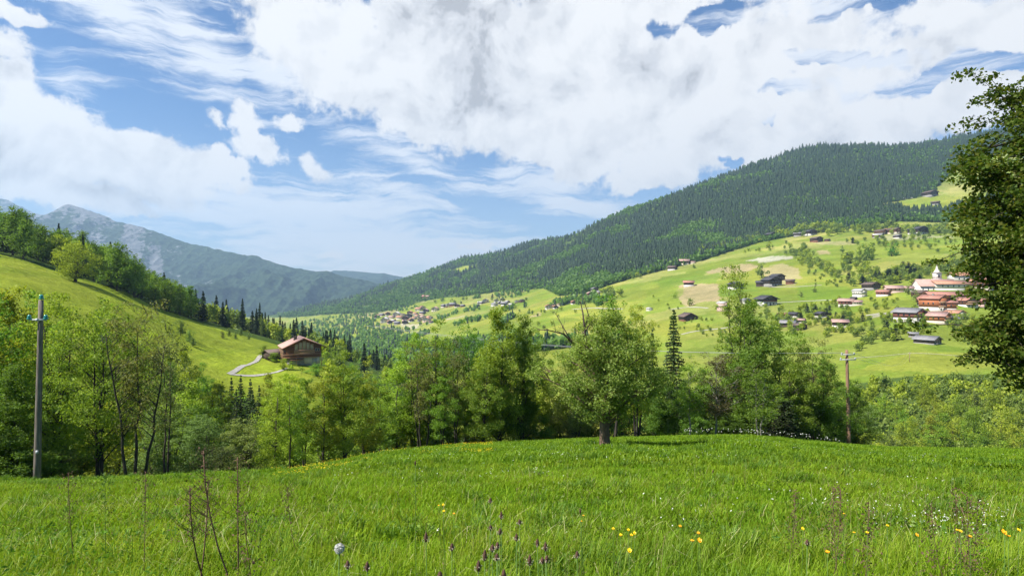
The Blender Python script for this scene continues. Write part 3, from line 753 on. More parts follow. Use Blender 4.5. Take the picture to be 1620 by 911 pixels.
make_broadleaf('willow', 8, 5, .03, 'round', 150, 150, .13, 'leaf_pale', 'bark', .55, .10, 4, seed=21, spread=.7, flat=.95, droop=.3)
make_broadleaf('bush', 3.5, 4., .0, 'dome', 90, 120, .12, 'leaf_b', 'bark', .5, .05, 4, seed=22, spread=.7)
make_broadleaf('bush_dark', 3.5, 4., .0, 'dome', 90, 120, .13, 'leaf_c', 'bark_dark', .5, .05, 4, seed=23, spread=.7)
make_broadleaf('bronze', 7, 4.2, .25, 'round', 90, 75, .12, 'leaf_red', 'bark_pale', .5, .08, 1, seed=24, limb=.9, twig=2)
make_broadleaf('pale_stem', 8, 3.6, .25, 'egg', 80, 100, .12, 'leaf_a', 'bark_pale', .5, .08, 2, seed=25, limb=.8, twig=1)
make_broadleaf('tall_sparse', 11, 4.6, .22, 'vase', 120, 75, .14, 'leaf_a', 'bark_dark', .5, .14, 3, seed=26, limb=.9, twig=2, spread=.45)
make_conifer('spruce_near', 10, 4.4, 5, 40, 13, 20, size=.21, leaf='needle_near')
make_conifer('spruce_small', 7, 3.2, 6, 30, 12, 15, size=.2, leaf='needle_near')
# trees across the ravine and on the slopes (15 to 60 pixels high)
MID = []
for i, (pf, lf, nc) in enumerate([('round', 'leaf_b', 70), ('egg', 'leaf_a', 80), ('dome', 'leaf_b', 75), ('round', 'leaf_a', 85), ('dome', 'leaf_c', 80), ('egg', 'leaf_pale', 70), ('column', 'leaf_a', 60), ('round', 'leaf_c', 80), ('dome', 'leaf_bright', 80), ('round', 'leaf_bright', 85)]):
    make_broadleaf('mid%d' % i, 11, 9 if pf != 'column' else 6, .1, pf, nc, 45, .42, lf, 'bark_dark', 1.25, .22, 1 if i % 2 else 2, seed=40+i, lobes=.7, limb=.35, sides=4); MID.append('mid%d' % i)
for i in range(2): make_conifer('midspruce%d' % i, 15, 5.2, 60+i, 30, 13, 12, size=.6)
make_broadleaf('lone', 12, 13, .12, 'round', 150, 60, .42, 'leaf_b', 'bark_dark', 1.5, .35, 2, seed=71, shell=.45, lobes=.35, limb=.4)
FAR = []
for i, (pf, lf) in enumerate([('round', 'far_leaf'), ('egg', 'far_leaf'), ('dome', 'leaf_a'), ('round', 'leaf_b'), ('dome', 'leaf_pale')]):
    make_broadleaf('far%d' % i, 11, 9.5, .05, pf, 30, 16, 1.15, lf, 'bark_dark', 1.7, .25, 1, seed=80+i, lobes=.7, limb=.0, sides=3, flat=.8); FAR.append('far%d' % i)
make_conifer('farspruce', 15, 5.5, 90, 11, 7, 4, size=1.5)

TREES = 0
PENDING = []
DEFER = {'trees in the wood below the right hand field', 'trees in the ravine behind the near trees', 'trees in the hollow below the left slope', 'leafy trees in the left ridge forest',
         'trees below and right of the chalet', 'leafy trees on the end of the left ridge', 'trees and bushes scattered over the village slope'}
def tree(key, x, y, h, w, label, group=None, **k):
    if group in DEFER: PENDING.append((key, x, y, h, w, label, group)); return None
    return tree_now(key, x, y, h, w, label, group, **k)
def tree_now(key, x, y, h, w, label, group=None, name=None, cat='tree', rz=None, sink=.15, parts=True, z=None):
    global TREES; TREES += 1
    p = PROTO[key]; z = gz(x, y) if z is None else z
    name = name or ('spruce_tree' if p['kind'] == 'spruce' else 'broadleaf_tree')
    rz = random.random()*6.28 if rz is None else rz
    root = link(name, None, None, (x, y, z-sink), rz, (w/p['w'], w/p['w'], h/p['h']))
    tag(root, label, cat, group)
    link('trunk', p['trunk'], root); link('crown', p['crown'], root)
    return root
def tree_px(key, px, Y, top, wpx, label, group=None, **k):
    b = at(px, Y); zt = (CY-top)/F*Y
    return tree(key, b.x, b.y, zt-b.z, wpx*Y/F, label, group, **k)
# ------------------------------------------------------------------ the near trees, one by one
G1 = 'trees below the meadow on the left'
tree_px('ash1', -70, 33, 430, 230, 'full green tree at the very left edge, leafiest beside the wooden pole', G1)
tree_px('dense1', 12, 38, 452, 190, 'bright bushy tree at the left edge behind the grey pole', G1)
tree_px('ash2', 92, 36, 458, 170, 'green tree just right of the grey pole, branching low', G1)
tree_px('ash1', 158, 32, 470, 165, 'dark trunked tree with two leaning stems right of the grey pole', G1, rz=2.0)
tree_px('ash3', 60, 50, 455, 170, 'yellowish tree showing behind the top of the grey pole', G1)
tree_px('sparse1', 214, 30.5, 476, 150, 'thin crowned tree with bare upper twigs and twin dark stems', G1, rz=.7)
tree_px('sparse2', 262, 40, 500, 120, 'sparse pale tree with spiky twigs, rightmost of the left group', G1)
tree_px('ash2', 180, 52, 478, 140, 'tree seen between the dark stems of the left group', G1, rz=4)
tree_px('dense2', 15, 30, 575, 150, 'dark low tree under the crowns at the left edge', G1)
tree_px('bush_dark', 100, 35, 690, 160, 'dark bush at the foot of the leaning stems', G1, name='bush', cat='bush')
tree_px('bush', 175, 46, 640, 150, 'lit green bush glowing behind the dark stems', G1, name='bush', cat='bush')
tree_px('bush_dark', 60, 31, 715, 130, 'dark bush beside the foot of the grey pole', G1, name='bush', cat='bush')
tree_px('willow', 262, 45, 640, 130, 'soft pale willow bush right of the twin dark stems', G1, name='bush', cat='bush')
G2 = 'bushes and small trees in the hollow left of the slender trees'
tree_px('willow', 318, 44, 655, 130, 'pale grey green willow at the bottom of the hollow', G2)
tree_px('willow', 378, 40, 660, 110, 'pale willow just left of the slender trees', G2, rz=1.)
tree_px('sparse2', 352, 36, 700, 80, 'thin twiggy sapling at the edge of the meadow below the track', G2)
tree_px('dense1', 300, 72, 600, 120, 'light green round tree in the hollow below the left slope', G2)
tree_px('ash3', 258, 85, 580, 110, 'yellow green tree at the foot of the left slope', G2)
tree_px('dense1', 345, 95, 600, 90, 'rounded yellow green tree beneath the gravel track', G2, rz=2)
tree_px('dense2', 322, 64, 640, 110, 'deep green tree behind the pale willows', G2)
for k, (px, Y, top, wd) in enumerate([(352, 100, 600, 34), (366, 98, 594, 34), (381, 101, 590, 36), (396, 99, 596, 36), (410, 97, 606, 34), (374, 92, 612, 36), (400, 90, 616, 36), (268, 96, 545, 24)]):
    tree_px('spruce_small', px, Y, top, wd, 'dark young spruce in the clump below the gravel track' if k < 7 else 'lone dark spruce tip among the trees under the left slope', 'young spruces below the gravel track' if k < 7 else None)
for key, px, Y, top, wd, lab in [('ash2', 236, 80, 522, 96, 'leafy tree low on the left slope behind the spiky pale tree'), ('dense1', 292, 92, 548, 70, 'round bright tree where the left slope meets the hollow'),
    ('ash3', 322, 98, 570, 62, 'small leafy tree right of the round bright one under the slope'), ('dense2', 268, 76, 575, 90, 'dark leafy tree in the middle of the hollow'), ('dense1', 425, 104, 588, 60, 'bright tree beneath the lower track bend')]:
    tree_px(key, px, Y, top, wd, lab, G2)
tree_px('ash2', 440, 66, 600, 90, 'leafy tree behind the slender trees, under the track', G2)
tree_px('ash3', 418, 44, 668, 80, 'bushy sapling at the left foot of the slender trees', G2)
G3 = 'slender trees along the meadow edge left of centre'
for key, px, Y, top, wd, lab in [
    ('slim3', 432, 33, 598, 62, 'shortest slender tree, furthest left of the slender row'),
    ('slim1', 458, 34, 572, 60, 'slender tree with a pointed top, second of the slender row'),
    ('slim2', 482, 36, 578, 62, 'slender tree standing between two pale thin trunks'),
    ('slim1', 512, 35, 574, 70, 'tall slender light green tree left of the dark straight trunk'),
    ('ash3', 548, 36, 548, 92, 'tree with the thick dark straight trunk at the meadow edge'),
    ('slim3', 580, 38, 570, 66, 'slender tree right of the dark straight trunk'),
    ('slim2', 604, 42, 600, 70, 'short full tree in the dip of the tree line')]:
    tree_px(key, px, Y, top, wd, lab, G3)
tree_px('bush', 520, 44, 640, 110, 'bright bush behind the slender stems', G3, name='bush', cat='bush')
tree_px('bush', 455, 40, 690, 90, 'low bush under the slender trees', G3, name='bush', cat='bush')
tree_px('bush_dark', 590, 46, 650, 90, 'shaded bush right of the dark straight trunk', G3, name='bush', cat='bush')
G4 = 'dense trees behind the brow of the meadow, left of the old tree'
for key, px, Y, top, wd, lab, rz in [
    ('slim1', 628, 46, 555, 70, 'narrow tree where the dense trees begin', 0),
    ('ash2', 655, 48, 522, 100, 'rounded yellow green tree left of the tallest dense tree', 1),
    ('ash3', 690, 50, 500, 100, 'feathery topped tree in the middle of the dense trees', 2),
    ('sparse1', 668, 45, 540, 90, 'thin greyish tree in front of the dense trees', 3),
    ('sparse2', 722, 46, 530, 84, 'greyish twiggy tree with many upright stems', 4),
    ('ash1', 738, 52, 505, 96, 'green tree behind the greyish twiggy tree', 5),
    ('dense1', 788, 47, 482, 112, 'tallest bright bushy tree of the dense trees', 6),
    ('dense2', 826, 49, 498, 96, 'dark full tree beside the tallest bushy tree', 1),
    ('ash1', 845, 54, 520, 80, 'tree with its crown ending left of the bare branches', 2),
    ('ash3', 762, 45, 560, 90, 'lower tree in front of the tallest bushy tree', 3),
    ('slim2', 700, 44, 580, 66, 'small slender tree low in the dense trees', 3)]:
    tree_px(key, px, Y, top, wd, lab, G4, rz=rz)
for k, (px, Y, top, wd) in enumerate([(640, 47, 640, 90), (700, 49, 640, 100), (760, 50, 630, 100), (820, 50, 620, 100), (860, 52, 600, 80), (890, 54, 620, 90)]):
    tree_px('bush_dark' if k % 2 else 'bush', px, Y, top, wd, 'undergrowth bush between the trunks behind the meadow brow', 'undergrowth bushes left of the old tree', name='bush', cat='bush')
G5 = 'trees behind the brow of the meadow, right of the old tree'
for key, px, Y, top, wd, lab, rz in [
    ('willow', 905, 52, 560, 90, 'pale tree low behind the left side of the old tree', 1),
    ('tall_sparse', 968, 44, 466, 100, 'feathery tree rising behind the old tree', 2),
    ('ash2', 1008, 46, 478, 84, 'light green tree rising behind the right side of the old tree', 3),
    ('spruce_near', 1066, 56, 484, 62, 'tall dark spruce right of the old tree', 0),
    ('spruce_small', 1032, 60, 516, 46, 'smaller spruce tip left of the tall dark spruce', 0),
    ('dense2', 1046, 50, 580, 90, 'dark green tree under the tall spruce', 4),
    ('pale_stem', 1092, 48, 560, 70, 'small tree with thin pale trunks, left of the bronze tree', 2),
    ('bronze', 1133, 49, 552, 96, 'reddish brown leaved small tree on pale trunk', 1),
    ('tall_sparse', 1162, 58, 420, 88, 'tallest open crowned tree rising above all others', .5),
    ('dense2', 1185, 56, 478, 130, 'broad dark green tree beneath the tallest open crown', 2),
    ('ash1', 1228, 58, 500, 110, 'green tree right of the broad dark tree', 4),
    ('pale_stem', 1200, 48, 572, 84, 'small tree with a pale stem in front of the broad dark tree', 4),
    ('ash3', 1252, 54, 545, 96, 'leafy tree with layered twigs between broad tree and brown pole', 5),
    ('sparse1', 1288, 57, 535, 90, 'thin topped tree left of the brown pole', 1),
    ('dense2', 1306, 55, 560, 86, 'dark tree just left of the brown pole', 3),
    ('spruce_small', 1240, 52, 610, 70, 'low dark spruce beneath the leafy tree', 3),
    ('dense2', 1348, 62, 600, 76, 'shaded tree right behind the brown pole', 3)]:
    tree_px(key, px, Y, top, wd, lab, G5, rz=rz)
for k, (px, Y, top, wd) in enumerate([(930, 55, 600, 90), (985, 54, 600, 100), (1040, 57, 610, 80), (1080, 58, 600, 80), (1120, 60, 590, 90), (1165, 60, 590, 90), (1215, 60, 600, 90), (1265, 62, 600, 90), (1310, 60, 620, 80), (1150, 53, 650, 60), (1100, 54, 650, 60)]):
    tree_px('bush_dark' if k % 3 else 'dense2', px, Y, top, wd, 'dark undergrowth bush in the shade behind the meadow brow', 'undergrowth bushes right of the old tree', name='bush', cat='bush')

# ---- the old fruit tree on the brow
make_broadleaf('old', 5.6, 4.9, .27, 'round', 320, 150, .085, 'leaf_apple', 'bark_red', .40, .24, 1, seed=31, shell=.5, lobes=.45, limb=.3, twig=1, flat=.75, droop=.12)
rt = tree_px('old', 956, 25, 492, 208, 'old fruit tree with a thick brown trunk and dead branches on the meadow brow', name='old_fruit_tree', rz=.3)
ac = Acc(); rg = np.random.default_rng(5)
def deadlimb(pts, r0, n_tw=9):
    pts = np.array(pts, float); ac.tube(pts, np.linspace(r0, r0*.25, len(pts)), 6)
    for _ in range(n_tw):
        i = rg.integers(1, len(pts)); q = pts[i-1]+(pts[i]-pts[i-1])*rg.random(); d = (pts[i]-pts[i-1]); d /= np.linalg.norm(d)
        e = d*.7+rg.normal(size=3)*.6; e[2] = abs(e[2])*.7; e /= np.linalg.norm(e); l = .22+.3*rg.random()
        m_ = q+e*l*.5+rg.normal(size=3)*.03
        ac.tube([q, m_, m_+e*l*.5+rg.normal(size=3)*.04], [r0*.25, r0*.16, .004], 4)
        ac.tube([m_, m_+rg.normal(size=3)*.12+np.array([0, 0, .08])], [r0*.12, .003], 3)
O_ = Vector(at(956, 25))
def op(px, py, dy=0.): v = Vector(((px-CX)/F*(25+dy), 25+dy, (CY-py)/F*(25+dy))); return v-O_
deadlimb([op(935, 570), op(926, 530), op(924, 505), op(922, 488, .3), op(918, 470, .4)], .065, 8)
deadlimb([op(925, 520), op(934, 505), op(940, 500)], .03, 3)
deadlimb([op(930, 560), op(905, 535), op(892, 522, -.3), op(868, 516, -.5), op(850, 515, -.6)], .055, 12)
deadlimb([op(905, 535), op(893, 515), op(884, 498, .3), op(876, 486, .4)], .03, 9)
deadlimb([op(925, 512), op(931, 492), op(926, 476), op(921, 462)], .03, 6)
me = ac.data('dead_branches', [M['deadwood']], True)
db = link('dead_branch', me, rt); db.rotation_euler = (0, 0, -.3)
s_ = rt.scale; db.matrix_parent_inverse = Matrix.Identity(4)
db.scale = (1/s_[0], 1/s_[1], 1/s_[2])

# ---- the big maple that fills the right edge
def big_tree():
    rg = np.random.default_rng(77)
    Yt = 17.0; base = at(1730, Yt)
    root = link('maple_tree', None, None, base); tag(root, 'tall leafy maple filling the right edge, its boughs reaching over the valley', 'tree')
    def q(px, py, dy=0.): return np.array([(px-CX)/F*(Yt+dy)-base.x, dy, (CY-py)/F*(Yt+dy)-base.z])
    ac = Acc()
    ac.tube([(0, 0, -.3), (.1, 0, 2.5), (-.1, .1, 5.5), (-.3, .1, 8.5), (-.8, 0, 11.5), tuple(q(1640, 130))], [.42, .33, .27, .2, .12, .04], 12)
    ends = []
    limbs = [([(0, 0, 3.4), q(1660, 570), q(1610, 566), q(1575, 575)], .10), ([(0, 0, 3.9), q(1650, 540), q(1597, 510), q(1560, 520)], .13),
             ([(-.1, 0, 5.5), q(1650, 470), q(1600, 440), q(1568, 452)], .12), ([(-.1, .1, 6.2), q(1650, 420), q(1590, 390), q(1520, 395)], .12),
             ([(-.2, .1, 7.2), q(1660, 360), q(1600, 330), q(1530, 345)], .11), ([(-.3, .1, 8.2), q(1650, 320), q(1590, 280), q(1535, 262)], .11),
             ([(-.4, .1, 9.4), q(1650, 260), q(1600, 225), q(1560, 235)], .09), ([(-.8, 0, 11), q(1630, 190), q(1600, 165), q(1582, 150)], .07),
             ([(0, 0, 5), q(1760, 450, -1), q(1850, 420, -2)], .12), ([(0, 0, 7), q(1780, 350, 1), q(1870, 300, 2)], .12), ([(-.4, .1, 9), q(1760, 220), q(1830, 180)], .1),
             ([(0, 0, 6), q(1680, 420, -1.5), q(1620, 400, -2.5)], .1), ([(0, 0, 7.5), q(1690, 330, 1.5), q(1620, 300, 2.5)], .1), ([(-.4, 0, 9.8), q(1700, 200, -1), q(1720, 120, -1.5)], .1)]
    Cn, cr = [], []
    for pts, r0 in limbs:
        pts = np.array([np.array(p, float) for p in pts]); ac.tube(pts, np.linspace(r0, .02, len(pts)), 7)
        for _ in range(30):
            i = rg.integers(1, len(pts)); f = rg.random()**.7; s0 = pts[i-1]*(1-f)+pts[i]*f
            if i == 1 and f < .5: continue
            d = rg.normal(size=3)*np.array([.9, .9, .45]); e = s0+d*(.75)
            ac.tube([s0, (s0+e)/2+np.array([0, 0, .08]), e], [r0*.22, r0*.12, .008], 4, cap=False)
            Cn.append(e); cr.append(.28+.26*rg.random())
    # general filling of the crown, silhouette as seen against the sky
    for _ in range(760):
        py = rg.uniform(125, 590)
        left = np.interp(py, [125, 150, 190, 215, 240, 262, 300, 340, 360, 400, 430, 470, 520, 560, 590], [1602, 1576, 1566, 1592, 1552, 1518, 1512, 1512, 1506, 1510, 1548, 1568, 1532, 1540, 1590])
        left += 22*vnoise(np.array([py/14.]), np.array([3.3]))[0]+6
        px = left+(1900-left)*rg.random()**1.25; dy = rg.normal()*1.7*min(1, (px-left)/90+.25)
        g = vnoise(np.array([px/27.]), np.array([py/21.+dy]))[0]
        if g < (.12 if py < 420 else .02) and px < 1620+60*rg.random(): continue
        Cn.append(q(px, py, dy)); cr.append(.25+.25*rg.random())
    Cn = np.array(Cn); cr = np.array(cr)
    # flat sprays of leaves
    per = (95*(cr/.4)**1.6).astype(int); idx = np.repeat(np.arange(len(Cn)), per)
    o = rg.normal(size=(len(idx), 3)); o /= np.linalg.norm(o, axis=1)[:, None]; o *= (rg.random(len(idx))**.5)[:, None]; o[:, 2] *= .38
    o[:, 2] -= .25*(o[:, 0]**2+o[:, 1]**2)
    pos = Cn[idx]+o*cr[idx][:, None]*1.25
    V, Fq = leaves(pos, .105, rg, .9, None, .8, .12)
    link('crown', mesh_data('maple_crown', V, [(Fq, 0)], [M['leaf_maple']]), root)
    link('trunk', ac.data('maple_trunk', [M['bark_dark']], True), root)
big_tree()

# ------------------------------------------------------------------ woodland across the ravine (right)
def scatter(n, region, minsep, rg, tries=60):
    """region(rg) -> (x, y, weight radius); keeps points apart"""
    out = []
    for _ in range(n*tries):
        p = region(rg)
        if p is None: continue
        x, y = p
        if all((x-a)**2+(y-b)**2 > minsep**2 for a, b in out[-400:]): out.append((x, y))
        if len(out) >= n: break
    return out
def reg(px0, px1, y0, y1, cond=None):
    def f(rg):
        Y = math.sqrt(rg.uniform(y0**2, y1**2)); px = rg.uniform(px0, px1)
        if cond and not cond(px, Y): return None
        return (px-CX)/F*Y, Y
    return f
rg = np.random.default_rng(21)
n0 = TREES
def ravine_ok(px, Y):
    b = at(px, Y); py = CY-b.z/Y*F
    return not (py < 600 and Y > 258 and px > 1340)
for x, y in scatter(330, reg(1320, 1720, 150, 275, ravine_ok), 4.3, rg):
    k = rg.choice(['mid0', 'mid8', 'mid2', 'mid9', 'mid8', 'mid0', 'mid1', 'mid5', 'mid3'])
    s = rg.uniform(.6, 1.0)
    tree(k, x, y, 11*s*rg.uniform(.85, 1.15), 9*s, 'leafy tree in the dense wood below the green field on the right', 'trees in the wood below the right hand field')
for x, y in scatter(60, reg(560, 1340, 75, 190), 8., rg):
    k = rg.choice(['mid0', 'mid1', 'mid3', 'mid4', 'mid7']); s = rg.uniform(.8, 1.15)
    tree(k, x, y, 11*s, 9*s, 'leafy tree in the ravine, glimpsed between the near trunks', 'trees in the ravine behind the near trees')
for x, y in scatter(22, reg(200, 560, 72, 135, lambda px, Y: Y < 128), 7., rg):
    k = rg.choice(['mid0', 'mid2', 'mid3', 'mid5']); s = rg.uniform(.6, .85)
    tree(k, x, y, 9.5*s, 9*s, 'tree in the hollow between the meadow and the left slope', 'trees in the hollow below the left slope')
# ------------------------------------------------------------------ left hill: lone tree, forest above
b = onground(118, 445, 120, 260)
tree('lone', b.x, b.y, 13.5, 14.5, 'big round light green tree standing alone on the left slope', rz=.5)
for px, py, h, lab in [(163, 450, 14, 'pointed dark spruce right of the lone round tree'), (205, 462, 13, 'dark spruce in the forest edge, above the end of the slope meadow'), (155, 430, 12, 'dark spruce tip just behind the lone round tree'), (270, 480, 11, 'small dark spruce on the forest edge'), (302, 492, 11, 'dark spruce near the bronze trees'), (398, 520, 13, 'dark spruce left of the chalet')]:
    b = onground(px, py, 120, 420); tree('midspruce%d' % (px % 2), b.x, b.y+6, h, 5, lab)
edge = lambda px: find(px, float(np.interp(px, [-300, 0, 80, 180, 250, 300, 350, 430, 520], [380, 402, 424, 460, 488, 505, 516, 536, 556])), 110, 420)
_ed = {p: edge(p) for p in range(-300, 561, 10)}
def left_ok(px, Y):
    return Y > _ed[int(round(px/10)*10)]+2 and Y < _ed[int(round(px/10)*10)]+130
for x, y in scatter(420, reg(-300, 555, 150, 470, left_ok), 4.6, rg):
    px = x/y*F+CX
    con = rg.random() < (.08 if px < 230 else .14 if px < 400 else .45)
    e = y-_ed[int(round(px/10)*10)]
    if con: tree('midspruce%d' % rg.integers(2), x, y, rg.uniform(13, 19), rg.uniform(4.5, 6), 'dark spruce in the forest on the left ridge', 'spruces in the left ridge forest')
    else:
        s = rg.uniform(.85, 1.25)*(.8 if px > 230 else 1); tree(rg.choice(['mid3', 'mid4', 'mid7', 'mid2', 'mid4', 'mid7']), x, y, 15*s, 12.5*s, 'leafy tree in the forest on the left ridge', 'leafy trees in the left ridge forest')
b = onground(408, 528, 160, 420); tree('mid5', b.x, b.y+5, 12, 6, 'reddish bare looking tree in the forest edge above the chalet').children[1].data
for px, py, h in [(352, 535, 3.2), (362, 532, 3.6), (372, 536, 3.), (381, 531, 4.), (394, 537, 3.), (300, 540, 4.2), (286, 530, 5.5), (305, 548, 3.4)]:
    b = onground(px, py, 120, 300); tree('mid5', b.x, b.y, h, h*.9, 'small pale fruit tree on the grassy left slope', 'small fruit trees on the left slope')
for px, py, h, w_, lab in [(418, 566, 4.5, 3.8, 'round bush beside the chalet drive'), (434, 572, 3.6, 5.5, 'wide grey green bush in front of the small shed'), (448, 584, 4, 4., 'bright young tree in front of the chalet corner'), (461, 584, 2.6, 3, 'leafy bush at the chalet garden'), (517, 577, 6, 6, 'green tree right of the chalet'), (528, 585, 8, 7, 'green tree below and right of the chalet'), (500, 594, 4, 7, 'bright tree directly below the chalet')]:
    b = onground(px, py, 120, 300); tree(rg.choice(['mid0', 'mid2', 'mid3']), b.x, b.y, h, w_, lab)
for x, y in scatter(30, reg(520, 640, 135, 205), 6., rg):
    s = rg.uniform(.55, .85); tree(rg.choice(['mid0', 'mid1', 'mid3', 'mid4']), x, y, 11*s, 9*s, 'leafy tree on the slope below and right of the chalet', 'trees below and right of the chalet')
for x, y in scatter(46, reg(500, 680, 240, 520), 7., rg):
    if rg.random() < .55: tree('midspruce%d' % rg.integers(2), x, y, rg.uniform(10, 14), 5, 'dark spruce on the falling end of the left ridge', 'spruces on the end of the left ridge')
    else: tree(rg.choice(['mid3', 'mid4']), x, y, rg.uniform(9, 12), 8, 'leafy tree on the falling end of the left ridge', 'leafy trees on the end of the left ridge')

# ------------------------------------------------------------------ trees one can tell apart on the village slope
HILL = 'trees and bushes scattered over the village slope'
def hill(px, py, hpx, wpx, key=None, label=None, group=None, y0=230):
    b = onground(px, py, y0, 2600); s = b.y/F
    key = key or str(rg.choice(FAR if b.y > 480 else ['mid0', 'mid1', 'mid2', 'mid3', 'mid4']))
    tree(key, b.x, b.y, hpx*s, wpx*s, label or 'small leafy tree or bush on the meadows of the village slope', group or (None if label else HILL))
for px, py, h, w_, lab in [(1410, 405, 24, 26, 'round light tree casting shade on the upper village meadow'), (1370, 412, 32, 30, 'clump forming dark tree left of the round light tree'),
        (1205, 440, 24, 24, 'dark green tree above the farm cluster'), (1217, 395, 13, 14, 'lone bush high on the left meadow'), (1098, 424, 8, 8, 'small dark tree right of the highest barn on the left'),
        (1091, 484, 14, 16, 'round bush below the pink field'), (1068, 471, 8, 12, 'whitish flowering bush left of the pink field'), (1289, 462, 11, 10, 'bush below the farm cluster'), (1267, 470, 10, 9, 'small dark tree on the green field right of the white walled chalet'),
        (1461, 518, 22, 22, 'dark round tree below the grey roofed barn'), (1437, 466, 16, 16, 'dark round tree left of the church'), (1450, 478, 20, 16, 'tall dark bush in front of the church'), (1345, 512, 20, 22, 'golden yellow bush right of the pink roofed chalet'),
        (1333, 400, 12, 12, 'grey leafless looking bush in the middle of the upper meadow')]:
    hill(px, py, h, w_, None, lab)
def along(pts, n, jit, h0, h1, spr=.0, y0=230):
    pts = np.array(pts, float); L_ = np.cumsum([0]+[np.hypot(*(b-a)) for a, b in zip(pts[:-1], pts[1:])])
    for _ in range(n):
        u = rg.random()*L_[-1]; px = np.interp(u, L_, pts[:, 0])+rg.normal()*jit*1.5; py = np.interp(u, L_, pts[:, 1])+rg.normal()*jit*.6
        h = rg.uniform(h0, h1)
        hill(px, py, h, h*rg.uniform(.8, 1.15), 'farspruce' if rg.random() < spr else None)
along([(1255, 395), (1280, 415), (1325, 432)], 18, 4, 9, 15)
along([(1340, 420), (1375, 402)], 12, 5, 14, 22); along([(1345, 445), (1400, 450)], 12, 7, 12, 18, .1); along([(1410, 445), (1480, 430)], 18, 8, 14, 22, .3)
along([(1405, 440), (1440, 432)], 8, 5, 14, 22, .5); along([(1500, 430), (1560, 440)], 10, 8, 12, 22, .2)
along([(1025, 432), (1062, 424)], 5, 3, 8, 12); along([(985, 442), (1020, 438)], 7, 2, 7, 12); along([(985, 462), (960, 475)], 8, 6, 14, 22)
along([(1100, 400), (1150, 388), (1200, 376)], 16, 2, 9, 14); along([(1225, 372), (1300, 362), (1400, 366), (1500, 366)], 22, 4, 12, 22)
along([(1345, 385), (1420, 375)], 8, 3, 8, 12, .2); along([(1100, 506), (1140, 508)], 6, 2, 6, 9)
along([(1255, 492), (1345, 500)], 12, 6, 10, 18, .35); along([(1370, 478), (1420, 478)], 7, 3, 8, 11)
along([(1200, 525), (1300, 525), (1400, 535)], 26, 7, 13, 20); along([(1335, 500), (1400, 488)], 8, 3, 9, 13)
along([(1350, 555), (1400, 530), (1440, 520)], 20, 8, 14, 22, .1); along([(1500, 520), (1600, 530)], 12, 8, 14, 22); along([(1200, 500), (1230, 515)], 6, 4, 10, 14)
along([(900, 478), (960, 480)], 6, 3, 6, 9)
for _k in range(4):
    along([(1255, 395), (1280, 415), (1325, 432)], 12, 6, 8, 15); along([(1225, 376), (1300, 366), (1400, 368), (1500, 370)], 26, 4, 10, 18); along([(1100, 404), (1150, 392), (1200, 380)], 14, 3, 8, 12)
    along([(1340, 420), (1400, 445), (1480, 435)], 16, 9, 11, 18, .1); along([(1200, 500), (1320, 515), (1420, 505)], 18, 9, 9, 15, .1); along([(1030, 500), (1180, 540)], 8, 14, 5, 9)
    along([(1360, 392), (1500, 382)], 12, 9, 6, 13); along([(1290, 425), (1330, 450)], 7, 8, 5, 9); along([(1560, 400), (1620, 420)], 8, 12, 14, 22)
along([(1180, 470), (1210, 520)], 8, 5, 9, 14); along([(1230, 490), (1300, 505)], 14, 8, 9, 15, .2); along([(1310, 470), (1340, 495)], 8, 5, 8, 13); along([(1290, 480), (1330, 480)], 5, 3, 6, 9)
along([(1400, 490), (1560, 520)], 16, 8, 10, 18); along([(1340, 440), (1440, 440)], 22, 9, 11, 18, .15); along([(1255, 388), (1290, 402)], 8, 5, 8, 13); along([(1180, 400), (1260, 392)], 8, 4, 5, 9)
along([(1040, 470), (1060, 500)], 6, 8, 5, 9); along([(1100, 520), (1160, 540)], 8, 6, 7, 12); along([(1450, 430), (1540, 420)], 16, 8, 13, 20, .15); along([(1420, 395), (1520, 385)], 8, 8, 6, 11)
along([(700, 480), (830, 470)], 16, 5, 5, 9, .2); along([(820, 490), (900, 500)], 12, 6, 6, 10); along([(850, 520), (900, 540)], 8, 6, 8, 13); along([(990, 500), (1030, 520)], 5, 6, 7, 11)
along([(1290, 450), (1330, 448)], 8, 3, 5, 8); along([(1600, 470), (1620, 560)], 8, 10, 15, 25)
# the generic trees: those that show largest one by one, the rest as one mass
def shown(p):
    px = p[1]/p[2]*F+CX; hid = .45 if 'ravine behind' in p[6] else .8 if p[1]/p[2] < -.9 or (p[1]/p[2] > .55 and p[2] < 175) else 1
    return (p[3]/p[2])*hid*(1 if -20 < px < 1640 else .02)
PENDING.sort(key=shown, reverse=True)
named = sum(1 for o in col.objects if o.name.startswith('broadleaf_tree'))
NB = max(0, 292-named); one, rest = [], []
for p in PENDING:
    if PROTO[p[0]]['kind'] == 'spruce': (one if len([1 for q_ in one if PROTO[q_[0]]['kind'] == 'spruce']) < 60 else rest).append(p)
    elif NB > 0: one.append(p); NB -= 1
    else: rest.append(p)
for p in one: tree_now(*p)
rest = [p for p in rest if -60 < p[1]/p[2]*F+CX < 1700 or p[2] > 300]
print('individual trees', TREES)

